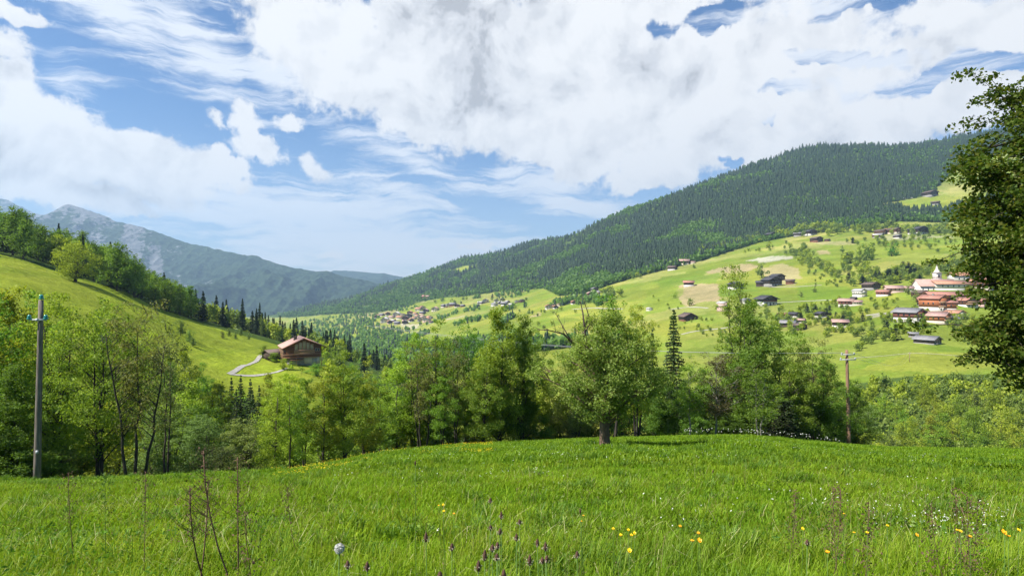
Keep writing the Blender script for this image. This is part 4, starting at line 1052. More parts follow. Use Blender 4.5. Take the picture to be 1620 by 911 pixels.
# ------------------------------------------------------------------ forests that read as one mass
def mass(name, label, pts, sizes, kinds, mats, cat='forest'):
    """one object of very many far trees. kinds: 0 conifer 1 broadleaf"""
    rg = np.random.default_rng(9)
    def cone(m=6, lv=4):
        V = []; Fc = []
        for l in range(lv):
            z0 = .08+l*.22; z1 = min(1., z0+.42); r = .5*(1-l/lv)**.9+.03; b_ = len(V)
            for j in range(2*m):
                a = j*math.pi/m+l; rr = r*(1 if j % 2 == 0 else .55); V.append((rr*math.cos(a), rr*math.sin(a), z0+(0 if j % 2 == 0 else .05)))
            V.append((0, 0, z1)); 
            for j in range(2*m): Fc.append((b_+j, b_+(j+1) % (2*m), b_+2*m))
        return np.array(V), np.array(Fc)
    def blob(seed):
        r_ = np.random.default_rng(seed); d = r_.normal(size=(26, 3)); d /= np.linalg.norm(d, axis=1)[:, None]
        c = d*np.array([.36, .36, .38])*r_.uniform(.55, 1.05, 26)[:, None]+np.array([0, 0, .52])
        V, Fq = leaves(c, .42, r_, .3, d*1.6, .9, .1)
        return V, np.concatenate([Fq[:, [0, 1, 2]], Fq[:, [0, 2, 3]]])
    def ball(seed):
        r_ = np.random.default_rng(seed); d = r_.normal(size=(300, 3)); d /= np.linalg.norm(d, axis=1)[:, None]
        c = d*np.array([.40, .40, .42])*(.6+.4*vnoise(d[:, 0]*2+seed, d[:, 1]*2+d[:, 2]*1.5))[:, None]*r_.uniform(.5, 1.15, 300)[:, None]+np.array([0, 0, .52])
        V, Fq = leaves(c, .115, r_, .4, d*1.2, .8, .1)
        return V, np.concatenate([Fq[:, [0, 1, 2]], Fq[:, [0, 2, 3]]])
    protos = [cone(), blob(1), blob(2), ball(3), ball(4)]
    Vs, Fs, n0, fi = [], {0: [], 1: [], 2: []}, 0, []
    for kd in (0, 1, 2, 3, 4):
        s = kinds == kd
        if not s.any(): continue
        PV, PF = protos[kd]; P_ = pts[s]; H_ = sizes[s]; n = len(P_)
        a = rg.random(n)*6.28; ca, sa = np.cos(a), np.sin(a)
        wd = H_[:, 0]; ht = H_[:, 1]
        V = np.empty((n, len(PV), 3))
        V[:, :, 0] = P_[:, None, 0]+wd[:, None]*(PV[None, :, 0]*ca[:, None]-PV[None, :, 1]*sa[:, None])
        V[:, :, 1] = P_[:, None, 1]+wd[:, None]*(PV[None, :, 0]*sa[:, None]+PV[None, :, 1]*ca[:, None])
        V[:, :, 2] = P_[:, None, 2]+ht[:, None]*PV[None, :, 2]-.5
        Vs.append(V.reshape(-1, 3)); f = PF[None]+(np.arange(n)*len(PV))[:, None, None]+n0
        Fs[0 if kd == 0 else 2 if kd == 4 and len(mats) > 2 else 1].append(f.reshape(-1, 3)); n0 += n*len(PV)
    me = mesh_data(name, np.concatenate(Vs), [(np.concatenate(Fs[k]), k) for k in (0, 1, 2) if Fs[k]], mats)
    o = link(name, me); tag(o, label, cat, None, 'stuff'); return o
def screen_pts(n, x0, x1, y0, y1, ymin, ymax, rg):
    """ground positions spread evenly over the slope facing the camera"""
    px = rg.uniform(x0, x1, n); ly = rg.uniform(math.log(ymin), math.log(ymax), n); Y = np.exp(ly)
    # accept in proportion to how much slope faces the camera
    X = (px-CX)/F*Y; Z = ground(X, Y); Z2 = ground(X*1.01, Y*1.01)
    dpy = (CY-Z/Y*F)-(CY-Z2/(Y*1.01)*F)
    k = rg.random(n)*2.5 < np.clip(dpy, .12, 2.5)
    return X[k], Y[k], Z[k]
rg2 = np.random.default_rng(33)
X, Y, Z = screen_pts(215000, 440, 1720, 0, 0, 900, 3650, rg2)
k = forest_mask(X, Y, Z); X, Y, Z = X[k], Y[k], Z[k]
PX = X/Y*F+CX; PY = CY-Z/Y*F
foot = np.interp(PX, FOOT[0], FOOT[1])
lit = fbm(X/170, Y/240, 3)  # patches of paler broadleaf trees, also standing in for sunlit slope
pb = np.clip(.06+1.5*sstep(.08, .42, lit)*(.25+.75*sstep(1280, 1000, PX))+.75*sstep(16, 0, foot-PY)+.3*sstep(0, 1, -(PX-900)/400), 0, 1)
kd = np.where(rg2.random(len(X)) < pb, rg2.integers(1, 3, len(X)), 0)
sc = rg2.uniform(.45, 1.45, len(X))*(1+.25*fbm(X/90, Y/130, 3))*(1+.25*sstep(1500, 3000, Y)); wd = np.where(kd == 0, 6.4, 9.5)*sc; ht = np.where(kd == 0, 14.5, 10)*sc
gap = fbm(X/70+5, Y/110, 3) < -.28
keep_ = ~gap | (rg2.random(len(X)) < .35); X, Y, Z, kd, wd, ht = X[keep_], Y[keep_], Z[keep_], kd[keep_], wd[keep_], ht[keep_]
print('forest trees', len(X))
mass('forest', 'dark conifer forest covering the mountain above the village meadows', np.stack([X, Y, Z], 1), np.stack([wd, ht], 1), kd, [M['needle'], M['far_leaf']])
# broadleaf woods along the valley side, thinned over the fields
X, Y, Z = screen_pts(60000, 470, 1720, 0, 0, 560, 2600, rg2)
PX = X/Y*F+CX; PY = CY-Z/Y*F; foot = np.interp(PX, FOOT[0], FOOT[1])
nn = fbm(X/110+3, Y/170, 4)
inw = ((PX < 760) & (nn > np.interp(PX, [470, 600, 640, 760], [-.5, -.25, -.02, .15]))) | ((PX >= 720) & (PX < 960) & (nn > .36))
inw |= (PY > 545) & (Y > 560) & (PX < 1100)
inw &= (PY > foot) | (Y < 900)
for vill in [[(598, 492), (690, 492), (700, 524), (600, 520)], [(650, 464), (720, 464), (740, 492), (690, 497), (655, 480)], [(1050, 440), (1145, 440), (1145, 500), (1050, 500)]] + CLEAR: inw &= ~inpoly(PX, PY, vill) | (rg2.random(len(X)) < .05)
X, Y, Z = X[inw], Y[inw], Z[inw]
kd = np.where(rg2.random(len(X)) < .18, 0, rg2.integers(1, 3, len(X))); sc = rg2.uniform(.7, 1.25, len(X))
wd = np.where(kd == 0, 6, 10.5)*sc; ht = np.where(kd == 0, 16, 11)*sc
print('woodland trees', len(X))
mass('woodland', 'light green woods and hedges along the far valley side', np.stack([X, Y, Z], 1), np.stack([wd, ht], 1), kd, [M['needle'], M['far_leaf']], 'woodland')

if rest:
    P_ = np.array([(p[1], p[2], gz(p[1], p[2])) for p in rest]); S_ = np.array([(p[4], p[3]) for p in rest])
    K_ = np.array([0 if PROTO[p[0]]['kind'] == 'spruce' else 3+i % 2 for i, p in enumerate(rest)])
    mass('distant_trees', 'smallest trees and bushes dotted over the slopes between the larger ones', P_, S_, K_, [M['needle'], M['far_leaf'], M['leaf_bright']], 'trees')
print('one by one', len(one), 'in the mass', len(rest))
# ------------------------------------------------------------------ houses
def part(ac, name, parent, mats, smooth=False):
    if not ac.V: return None
    return link(name, ac.data(name, [M[m] for m in mats] if isinstance(mats, (list, tuple)) else [M[mats]], smooth), parent)
def house(px, py, wpx, label, roof='roof_brown', lower='plaster', upper='timber', yaw=20., depth=1.15, pitch=.42, wall=.52, base=.4, balcony=0, windows=3, chimney=False,
          group=None, name='chalet', cat='house', Y=None, detail=1, door=True, y0=230, over=.09, W_m=None, kind_low=None):
    """gable end faces -Y before the turn by yaw; wpx is its width in the photograph"""
    b = onground(px, py, y0, 2600) if Y is None else at(px, Y)
    W = (W_m*1.02 if W_m else 0) or wpx*b.y/F/(abs(math.cos(R(yaw)))+depth*abs(math.sin(R(yaw))))*1.2
    Ln = W*depth; H = W*wall; hb = H*base; rh = W/2*pitch; ov = W*over
    root = link(name, None, None, (b.x, b.y+Ln*.35, b.z-.25), R(yaw)-math.atan2(b.x, b.y)*.0)
    tag(root, label, cat, group)
    lowz = -W*.15
    a = Acc(); a.box(-W/2, W/2, -Ln/2, Ln/2, lowz, hb); part(a, 'lower_wall', root, lower)
    e = .03*W*.2+.03
    a = Acc(); a.box(-W/2-e, W/2+e, -Ln/2-e, Ln/2+e, hb, H)
    a.prism([(-W/2-e, H), (W/2+e, H), (0, H+rh)], -Ln/2-e, Ln/2+e); part(a, 'upper_wall', root, upper)
    # roof: two thick slopes with overhang
    th = max(.18, W*.02); a = Acc(); k = rh/(W/2); xo = W/2+ov
    for s in (-1, 1):
        poly = [(0, H+rh+.05), (s*xo, H-k*ov+.05), (s*xo, H-k*ov+.05+th), (0, H+rh+.05+th)]
        if s > 0: poly = poly
        else: poly = poly[::-1]
        a.prism(poly, -Ln/2-ov*1.3, Ln/2+ov*1.3)
    ro = part(a, 'roof', root, roof)
    if chimney:
        a = Acc(); cx_, cy_ = -W*.16, -Ln*.05; cw = max(.35, W*.035); zr = H+rh-abs(cx_)*k
        a.box(cx_-cw, cx_+cw, cy_-cw, cy_+cw, zr-.3, H+rh+W*.05); a.box(cx_-cw*1.35, cx_+cw*1.35, cy_-cw*1.35, cy_+cw*1.35, H+rh+W*.05, H+rh+W*.065)
        part(a, 'chimney', ro, 'stone')
    if windows:
        ww, wh = W*.09, min(H*.26, W*.12)
        spots = [((i+1)/(windows+1)-.5, hb+(H-hb)*.3) for i in range(windows)]
        if hb > 1.6: spots += [((i+1)/(windows+1)-.5, hb*.32) for i in range(windows)]
        if rh > 1.4 and windows > 1: spots += [(-.09, H+rh*.12), (.09, H+rh*.12)]
        for f, z in spots:
            f_ = Acc(); x = f*W
            yf = -Ln/2-e
            f_.box(x-ww/2-.1, x+ww/2+.1, yf-.06, yf+.02, z-.1, z); f_.box(x-ww/2-.1, x+ww/2+.1, yf-.06, yf+.02, z+wh, z+wh+.1)
            f_.box(x-ww/2-.1, x-ww/2, yf-.06, yf+.02, z, z+wh); f_.box(x+ww/2, x+ww/2+.1, yf-.06, yf+.02, z, z+wh)
            wn = part(f_, 'window', root, 'trim')
            g = Acc(); g.box(x-ww/2+.002, x+ww/2-.002, yf-.03, yf+.02, z+.002, z+wh-.002); part(g, 'pane', wn, 'glass')
        if detail > 0:
            for s in (-1, 1):
                for i in range(windows):
                    y = ((i+1)/(windows+1)-.5)*Ln; z = hb+(H-hb)*.3; g = Acc(); xe = s*(W/2+e)
                    g.box(min(xe, xe+s*.05), max(xe, xe+s*.05), y-ww/2, y+ww/2, z, z+wh); part(g, 'window', root, 'glass')
    for i in range(balcony):
        z = hb+.05+(H-hb)*.48*i if i else hb+.02
        a = Acc(); d = max(.9, W*.08); yf = -Ln/2-e
        a.box(-W*.48, W*.48, yf-d, yf, z-.12, z); a.box(-W*.48, W*.48, yf-d-.06, yf-d, z, z+W*.065+.3)
        for s in (-1, 1): a.box(s*W*.48-.05, s*W*.48+.05, yf-d+.002, yf-.002, z+.002, z+W*.06+.3)
        part(a, 'balcony', root, 'timber_light' if upper in ('timber', 'timber_orange', 'timber_red') else 'timber')
    if door and hb > 1.5:
        a = Acc(); x = W*.02; yf = -Ln/2; a.box(x-W*.05, x+W*.05, yf-.05, yf+.02, 0, hb*.72); part(a, 'door', root, 'timber_dark')
    return root

# ---- the chalet on the left hill, in detail
def main_chalet():
    c = at(477, 206); c.z = (CY-572)/F*206
    root = link('chalet', None, None, c, R(27)); tag(root, 'large wooden chalet with pinkish roof and white garage on the left slope', 'house')
    W, Ln, hb, H, rh = 11.0, 11.0, 2.4, 5.9, 2.5
    a = Acc(); a.box(-W/2+.4, W/2-.4, -Ln/2+.4, Ln/2, -2.5, hb); part(a, 'lower_wall', root, 'stone')
    a = Acc(); a.box(.2, W/2-.6, -Ln/2+.25, -Ln/2+.38, 0, hb-.15); part(a, 'garage_wall', root, 'plaster')
    g = Acc(); g.box(2.6, 4.2, -Ln/2+.18, -Ln/2+.24, .05, 1.7); part(g, 'garage_door', root, 'metal_grey')
    a = Acc(); a.box(-W/2, W/2, -Ln/2, Ln/2, hb, H); a.prism([(-W/2, H), (W/2, H), (0, H+rh)], -Ln/2, Ln/2); part(a, 'upper_wall', root, 'timber')
    k = rh/(W/2); xo = W/2+1.5; a = Acc()
    a.prism([(0, H+rh+.05), (xo, H-k*1.5+.05), (xo, H-k*1.5+.27), (0, H+rh+.27)], -Ln/2-1.6, Ln/2+1.0)
    a.prism([(0, H+rh+.27), (-xo, H-k*1.5+.27), (-xo, H-k*1.5+.05), (0, H+rh+.05)], -Ln/2-1.6, Ln/2+1.0); ro = part(a, 'roof', root, 'roof_pink')
    for s in (-1, 1):
        a = Acc(); q = [(0, H+rh-.08), (s*xo, H-k*1.5-.08), (s*xo, H-k*1.5+.30), (0, H+rh+.30)]
        a.prism(q if s > 0 else q[::-1], -Ln/2-1.66, -Ln/2-1.6); part(a, 'barge_board', ro, 'timber')
    a = Acc(); a.box(-2.6, -1.6, -1.2, -.2, H+rh-1.3, H+rh+.45); a.box(-2.75, -1.45, -1.35, -.05, H+rh+.45, H+rh+.6); part(a, 'chimney', ro, 'bark_dark')
    # glazed gable front: five tall light panels behind the upper balcony
    for i in range(5):
        x = -2.9+i*1.22; top = H+rh-abs(x+.55)*k-.75; fr = Acc(); y = -Ln/2
        fr.box(x, x+.09, y-.08, y+.02, hb+2.3, top); fr.box(x+1.03, x+1.12, y-.08, y+.02, hb+2.3, top); fr.box(x+.09, x+1.03, y-.08, y+.02, top-.09, top)
        w_ = part(fr, 'window', root, 'timber_light'); g = Acc(); g.box(x+.092, x+1.028, y-.04, y+.02, hb+2.3, top-.092); part(g, 'pane', w_, 'pane_sky_tint')
    for x in (3.6, 4.4):
        fr = Acc(); y = -Ln/2; fr.box(x, x+.6, y-.06, y+.02, hb+1.6, hb+2.6); w_ = part(fr, 'window', root, 'trim'); g = Acc(); g.box(x+.08, x+.52, y-.09, y, hb+1.68, hb+2.52); part(g, 'pane', w_, 'glass')
    for z, x0, x1 in ((hb, -W/2-1.2, W/2), (hb+1.35, -3.2, 3.4)):
        a = Acc(); y = -Ln/2; a.box(x0, x1, y-1.3, y-.002, z-.14, z)
        for i in range(int((x1-x0)/.24)): a.box(x0+i*.24, x0+i*.24+.13, y-1.3, y-1.26, z+.1, z+.9)
        b_ = part(a, 'balcony', root, 'timber_light' if z > hb else 'timber')
        r_ = Acc(); r_.box(x0, x1, y-1.36, y-1.24, z+.9, z+1.0); part(r_, 'rail', b_, 'timber_light')
    # side balcony and its posts under the left eave
    a = Acc(); a.box(-W/2-1.2, -W/2-.002, -Ln/2-.002, Ln/2, hb-.14, hb)
    for i in range(40): a.box(-W/2-1.2, -W/2-1.16, -Ln/2+i*.27, -Ln/2+i*.27+.13, hb+.1, hb+.9)
    part(a, 'balcony', root, 'timber')
    for i in range(5):
        y = -Ln/2-1.2+i*3.; a = Acc(); a.box(-W/2-1.25, -W/2-1.08, y-.08, y+.08, -.6, H-.65); part(a, 'post', root, 'timber_light')
    for x in (-2.5, W/2-.1):
        a = Acc(); a.box(x-.08, x+.08, -Ln/2-1.28, -Ln/2-1.12, -.5, hb-.14); part(a, 'post', root, 'timber_light')
    for i in range(3):
        y = -3+i*3; g = Acc(); g.box(-W/2-.06, -W/2+.02, y-.6, y+.6, hb+.9, hb+2.2); part(g, 'window', root, 'glass')
    a = Acc(); a.box(-4.4, -.4, -Ln/2-1.9, -Ln/2+.39, 1.55, 1.72); part(a, 'porch_roof', root, 'timber')
M['pane_sky_tint'] = plain('window_painted_reflection', (.50, .42, .27), .35)  # sky reflection put into the panes as a flat pale colour
main_chalet()
# garden apron of gravel and lawn stay with the hillside sheet
house(430, 567, 15, 'small dark shed with a weathered roof left of the large wooden chalet', 'roof_brown', 'timber_dark', 'timber_dark', -35, Y=203, W_m=4.6, windows=0, name='shed', cat='shed', depth=1.3, base=.1, door=False)

Hh = house
# ---- single houses on the village slope
Hh(1065, 427, 13, 'small brown roofed barn at the top left edge of the meadows', 'roof_brown', 'plaster', 'timber_dark', 50, windows=2)
Hh(1084, 419, 15, 'pale tan roofed house just above the top left barn', 'roof_pink', 'plaster_cream', 'timber', 70, windows=2)
Hh(1097, 417, 7, 'little tan hut beside the pale tan roofed house', 'roof_pink', 'plaster_cream', 'plaster_cream', 60, windows=0, name='hut')
Hh(1091, 453, 15, 'red brown barn on white posts above the pink field', 'roof_red', 'plaster', 'timber_dark', 75, windows=2, base=.45, name='barn', cat='barn')
Hh(1091, 507, 20, 'brown gabled barn standing alone on the bright green meadow', 'roof_brown', 'timber', 'timber_dark', 5, pitch=.5, windows=1, base=.2, name='barn', cat='barn', wall=.3)
Hh(1028, 491, 8, 'tiny white hut left on the green meadow', 'roof_pale', 'plaster', 'plaster', 20, windows=1, name='hut')
Hh(1166, 457, 16, 'dark roofed house half hidden behind the tallest open crowned tree', 'roof_dark', 'plaster', 'timber_dark', 10)
Hh(1145, 492, 14, 'tall pinkish house behind the tallest tree', 'roof_pale', 'plaster_pink', 'plaster_pink', 30, wall=1.1, windows=3)
Hh(1181, 480, 12, 'white house just right of the tall pinkish house', 'roof_grey', 'plaster', 'plaster', 10)
Hh(1207, 453, 16, 'dark roofed barn at the left of the farm cluster', 'roof_dark', 'timber_dark', 'timber_dark', 60, name='barn', cat='barn', windows=1)
Hh(1224, 453, 20, 'wide slate roofed farmhouse in the middle of the farm cluster', 'roof_dark', 'stone', 'timber_dark', 8)
Hh(1232, 444, 16, 'dark chalet standing highest in the farm cluster', 'roof_dark', 'timber_dark', 'timber_dark', 15)
Hh(1252, 449, 13, 'light brown ruined looking barn right of the farm cluster', 'roof_brown', 'timber', 'timber', 60, name='barn', cat='barn', windows=0)
Hh(1216, 483, 20, 'white walled chalet with a wide dark roof below the farm cluster', 'roof_dark', 'plaster', 'timber_dark', 4, base=.62, balcony=1, over=.16)
Hh(1239, 502, 13, 'small house with a bright orange roof', 'roof_orange', 'plaster', 'timber', 55)
Hh(1258, 502, 14, 'dark slate roofed house right of the bright orange roof', 'roof_dark', 'plaster', 'timber_dark', 35)
Hh(1250, 516, 22, 'long house with a grey green roof low in the hamlet', 'roof_grey', 'timber_dark', 'timber_dark', 60, wall=.35)
Hh(1269, 511, 13, 'pinkish grey roofed house in the low hamlet', 'roof_pink', 'plaster', 'timber_dark', 50)
Hh(1268, 521, 14, 'darkest gabled barn at the bottom of the low hamlet', 'roof_brown', 'timber_dark', 'timber_dark', 10, name='barn', cat='barn')
Hh(1302, 502, 12, 'small gabled house with white wall left of the pink roofed chalet', 'roof_dark', 'plaster', 'timber_dark', 5)
Hh(1333, 518, 22, 'chalet with a long pale pink roof above the ravine wood', 'roof_pink', 'plaster', 'timber_dark', 68, wall=.5)
Hh(1343, 484, 22, 'pink roofed chalet with a red brown gable under the white villa', 'roof_pink', 'plaster', 'timber_red', 50, balcony=1)
Hh(1358, 483, 14, 'yellowish annex right of the pink roofed chalet', 'roof_pink', 'plaster_cream', 'plaster_cream', 70)
Hh(1363, 470, 15, 'bright white villa with a pale hipped roof', 'roof_pale', 'plaster', 'plaster', 20, wall=.8, name='villa')
Hh(1352, 474, 8, 'small dark shed at the left corner of the white villa', 'roof_dark', 'timber_dark', 'timber_dark', 30, windows=0, name='shed', cat='shed')
Hh(1382, 458, 18, 'dark brown gabled chalet above the white villa', 'roof_brown', 'stone', 'timber_dark', 15)
Hh(1401, 468, 18, 'red walled house with a pink roof right of the white villa', 'roof_red', 'plaster', 'timber_red', 40)
Hh(1418, 463, 22, 'pale pink roofed house between the red walled house and the church', 'roof_pink', 'plaster_pink', 'plaster_pink', 75, wall=.4)
Hh(1461, 463, 16, 'dark gabled chalet in front of the church nave', 'roof_brown', 'timber_dark', 'timber', 8, Y=545)
# ---- old village centre around the church
def church():
    Y = 590; b = at(1478, Y); z = (CY-466)/F*Y; s = Y/F
    root = link('church', None, None, (b.x, Y, z), 0); tag(root, 'white village church with a long pale pink roof and slender bell tower', 'church')
    Wd = 58*s; D = 13.; H = 14*s; rh = 13*s   # nave runs across the view
    a = Acc(); a.box(-Wd/2, Wd/2, -D/2, D/2, -8, H); 
    a.add([(-Wd/2, -D/2, H), (-Wd/2, D/2, H), (-Wd/2, 0, H+rh*.8)], [(0, 2, 1)]); a.add([(Wd/2, -D/2, H), (Wd/2, D/2, H), (Wd/2, 0, H+rh*.8)], [(0, 1, 2)]); part(a, 'wall', root, 'plaster')
    a = Acc(); e = .7; z1 = H+rh*.8
    V = [(-Wd/2-e, -D/2-e, H-.5), (Wd/2+e, -D/2-e, H-.5), (Wd/2+e, 0, z1), (-Wd/2-e, 0, z1), (-Wd/2-e, D/2+e, H-.5), (Wd/2+e, D/2+e, H-.5)]
    V += [(x, y, zz_+.35) for x, y, zz_ in V]
    a.add(V, [(6,7,8,9), (9,8,11,10), (0,3,2,1), (3,4,5,2), (0,1,7,6), (4,10,11,5), (0,6,9,3), (3,9,10,4), (1,2,8,7), (2,5,11,8)]); part(a, 'roof', root, 'roof_pink')
    for i in range(7):
        x = -Wd/2+Wd*(i+.5)/7; g = Acc(); g.prism([(x-.45, H*.38), (x+.45, H*.38), (x+.45, H*.7), (x, H*.82), (x-.45, H*.7)], -D/2-.05, -D/2+.03); part(g, 'window', root, 'glass')
    a = Acc(); a.box(-Wd/2-.9, -Wd/2-.2, -D/2+3, D/2-3, -6, H*.8); part(a, 'buttress', root, 'plaster')
    # tower
    tx = (1487-1478)*s; tw = 6.0; Ht = (466-431)*s
    a = Acc(); a.box(tx-tw/2, tx+tw/2, 1.2, 1.2+tw, -4, Ht*.72); a.box(tx-tw/2+.25, tx+tw/2-.25, 1.45, .95+tw, Ht*.72, Ht)
    a.box(tx-tw/2-.3, tx+tw/2+.3, .9, 1.5+tw, Ht*.71, Ht*.735); a.box(tx-tw/2-.3, tx+tw/2+.3, .9, 1.5+tw, Ht-.01, Ht+.35); tower = part(a, 'tower', root, 'plaster_pale')
    g = Acc(); g.prism([(tx-.8, Ht*.78), (tx+.8, Ht*.78), (tx+.8, Ht*.9), (tx, Ht*.95), (tx-.8, Ht*.9)], 1.38, 1.5); part(g, 'belfry_opening', tower, 'glass')
    a = Acc(); zc = Ht+.35; cy0 = 1.2+tw/2
    a.lathe([(3.1, zc), (2.5, zc+.9), (1.7, zc+2.2), (1.15, zc+3.4), (.9, zc+4.2), (.88, zc+5.2), (.7, zc+5.7), (.3, zc+6.4), (.07, zc+8)], tx, cy0, 12); part(a, 'bulb_spire', tower, 'plaster_pale', True)
M['plaster_pale'] = rough_mat('plaster_pale_pink', (.60, .52, .46), (.74, .68, .62), 1.2, .9, .05)
church()
Hh(1437, 457, 18, 'pale pink roofed annex at the left end of the church', 'roof_pink', 'plaster', 'plaster', 75, Y=585, wall=.35)
Hh(1514, 462, 40, 'long orange roofed building joined to the right of the church', 'roof_orange', 'plaster', 'plaster', 84, Y=575, W_m=13, depth=2.2, wall=.55, windows=5)
Hh(1538, 450, 34, 'large building with a bright orange roof highest at the right of the village', 'roof_orange', 'plaster_cream', 'plaster', 80, Y=610, W_m=13, depth=2.0, wall=.75, windows=5)
Hh(1560, 463, 26, 'cream building behind the maple boughs at the village end', 'roof_orange', 'plaster_cream', 'timber', 30, Y=575, W_m=14, wall=.7)
Hh(1509, 472, 40, 'long red roofed chalet row below the church', 'roof_red', 'plaster', 'timber_red', 80, Y=515, W_m=12, depth=2.4, wall=.6, windows=5, balcony=1)
Hh(1534, 472, 20, 'brown gabled chalet at the right end of the red roofed row', 'roof_red', 'plaster', 'timber', 5, Y=500, W_m=11, balcony=2)
Hh(1552, 472, 18, 'red roofed house nearest the maple boughs', 'roof_red', 'plaster_pink', 'timber_red', 35, Y=505, W_m=10)
Hh(1485, 482, 26, 'tall white and orange timbered hotel with a red roof', 'roof_red', 'plaster', 'timber_orange', 22, Y=478, W_m=13, wall=.8, base=.35, balcony=2, chimney=True)
Hh(1502, 482, 22, 'orange balconied wing at the right of the timbered hotel', 'roof_red', 'plaster', 'timber_orange', 60, Y=476, W_m=11, wall=.7, balcony=2)
Hh(1488, 470, 14, 'small orange gabled house above the timbered hotel', 'roof_red', 'plaster', 'timber_orange', 20, Y=505, W_m=9)
Hh(1470, 473, 16, 'pink roofed house with dark wall left of the timbered hotel', 'roof_red', 'stone', 'timber_dark', 70, Y=500, W_m=9)
Hh(1491, 491, 30, 'long low house with an orange roof below the hotel', 'roof_orange', 'plaster', 'timber', 78, Y=452, W_m=9, depth=2.2, wall=.35)
Hh(1516, 490, 20, 'small orange roofed house with white gable below the maple boughs', 'roof_orange', 'plaster', 'plaster', 20, Y=452, W_m=9)
Hh(1446, 497, 26, 'broad barn with red brown boards on a white base and pale grey roof', 'roof_grey', 'plaster', 'timber_red', 28, Y=438, W_m=13, base=.45, wall=.55, name='barn', cat='barn')
Hh(1473, 493, 20, 'low dark gabled barn between the broad barn and the long low house', 'roof_brown', 'stone', 'timber_dark', 15, Y=446, W_m=10, wall=.35, name='barn', cat='barn')
Hh(1489, 503, 26, 'chalet with grey pink roof and orange balconies at the village foot', 'roof_pink', 'plaster_cream', 'timber_orange', 35, Y=430, W_m=11, balcony=2)
Hh(1508, 501, 14, 'grey roofed shed right of the orange balconied chalet', 'roof_grey', 'plaster_cream', 'timber_dark', 75, Y=432, W_m=7, name='shed', cat='shed', windows=1)
Hh(1448, 533, 14, 'small dark barn with a pale roof above the lone green field', 'roof_grey', 'stone', 'timber_dark', 55, name='barn', cat='barn')
Hh(1474, 544, 30, 'weathered dark farmhouse with a silvery roof above the green field', 'roof_grey', 'stone', 'timber_dark', 30, wall=.3, base=.3)
# ---- upper hamlet and highest buildings
for px, py, wd, rf, lw, up, yw, lab in [(1396, 371, 14, 'roof_brown', 'stone', 'timber', 30, 'leftmost brown house of the upper hamlet'), (1407, 369, 14, 'roof_red', 'stone', 'timber', 60, 'reddish roofed house of the upper hamlet'),
        (1418, 370, 16, 'roof_brown', 'plaster_cream', 'timber', 20, 'brown house right of the reddish roof in the upper hamlet'), (1423, 377, 9, 'roof_grey', 'plaster', 'timber_dark', 10, 'small grey house at the lower edge of the upper hamlet'),
        (1457, 371, 18, 'roof_dark', 'plaster', 'timber_dark', 10, 'dark roofed chalet alone at the right of the upper hamlet'), (1389, 376, 11, 'roof_pale', 'stone', 'timber', 70, 'pale roofed low house under the upper hamlet'),
        (1294, 383, 13, 'roof_brown', 'timber', 'timber_dark', 15, 'dark brown barn in the middle of the top meadows'), (1284, 372, 13, 'roof_dark', 'plaster', 'timber_dark', 10, 'dark gabled house close under the forest'),
        (1264, 374, 12, 'roof_grey', 'stone', 'timber_dark', 60, 'grey roofed barn close under the forest'), (1222, 377, 14, 'roof_dark', 'stone', 'timber_dark', 15, 'dark barn half hidden in trees, furthest left under the forest'),
        (1310, 382, 7, 'roof_brown', 'timber', 'timber_dark', 30, 'tiny brown shed right of the top meadow barn'), (1475, 311, 14, 'roof_brown', 'stone', 'timber_dark', 10, 'brown chalet at the top of the high clearing'),
        (1482, 324, 11, 'roof_brown', 'stone', 'timber_dark', 40, 'brown barn low on the high clearing')]:
    Hh(px, py, wd, lab, rf, lw, up, yw, windows=2, detail=0)
Hh(1440, 315, 18, 'long pale roofed shed across the high clearing', 'roof_pale', 'stone', 'timber_dark', 80, W_m=9, depth=3.0, wall=.35, windows=0, name='shed', cat='shed')
Hh(871, 547, 15, 'pinkish house glimpsed left of the bare branches', 'roof_pink', 'plaster_pink', 'timber_red', 20, windows=2)
# ---- far hamlets: small houses, told apart only by their hamlet
hr = np.random.default_rng(12)
def hamlet(spots, label, group, roofs, walls):
    for px, py in spots:
        Hh(px, py, hr.uniform(6.5, 9.5), label, str(hr.choice(roofs)), str(hr.choice(walls)), str(hr.choice(['timber', 'timber_dark', 'plaster', 'plaster_cream'])), hr.uniform(-10, 80), windows=2, detail=0, door=False, y0=500, group=group, pitch=.5)
hamlet([(596, 503), (604, 500), (609, 506), (613, 499), (619, 504), (622, 509), (627, 501), (632, 505), (637, 500), (641, 507), (646, 503), (650, 509), (655, 505), (660, 502), (664, 508), (669, 504), (674, 509), (679, 505), (616, 512), (608, 510), (628, 513), (657, 498), (648, 497), (668, 497), (682, 511), (640, 513)],
       'small pale house in the farthest hamlet down the valley', 'houses of the farthest hamlet', ['roof_grey', 'roof_pink', 'roof_pale', 'roof_brown', 'roof_orange'], ['plaster', 'plaster_cream', 'plaster_pink', 'stone'])
hamlet([(671, 472), (677, 471)], 'tiny barn at the forest edge above the farthest hamlet', 'barns at the far forest edge', ['roof_pink', 'roof_red'], ['timber'])
hamlet([(662, 492), (668, 489), (673, 494), (688, 492)], 'small pink roofed house just above the farthest hamlet', 'houses above the farthest hamlet', ['roof_pink', 'roof_orange'], ['plaster_cream', 'plaster'])
hamlet([(702, 486), (709, 485), (716, 484), (723, 486), (732, 485)], 'small brown house in the little row right above the farthest hamlet', 'row of houses above the farthest hamlet', ['roof_brown', 'roof_grey'], ['timber', 'stone', 'plaster_cream'])
hamlet([(760, 481), (768, 479), (785, 478), (791, 481), (798, 483), (803, 479), (809, 485), (782, 484), (795, 476), (818, 479), (826, 478)], 'small grey roofed house in the hamlet left of the bare branches', 'houses left of the bare branches', ['roof_grey', 'roof_dark', 'roof_pale'], ['plaster', 'stone', 'timber_dark'])
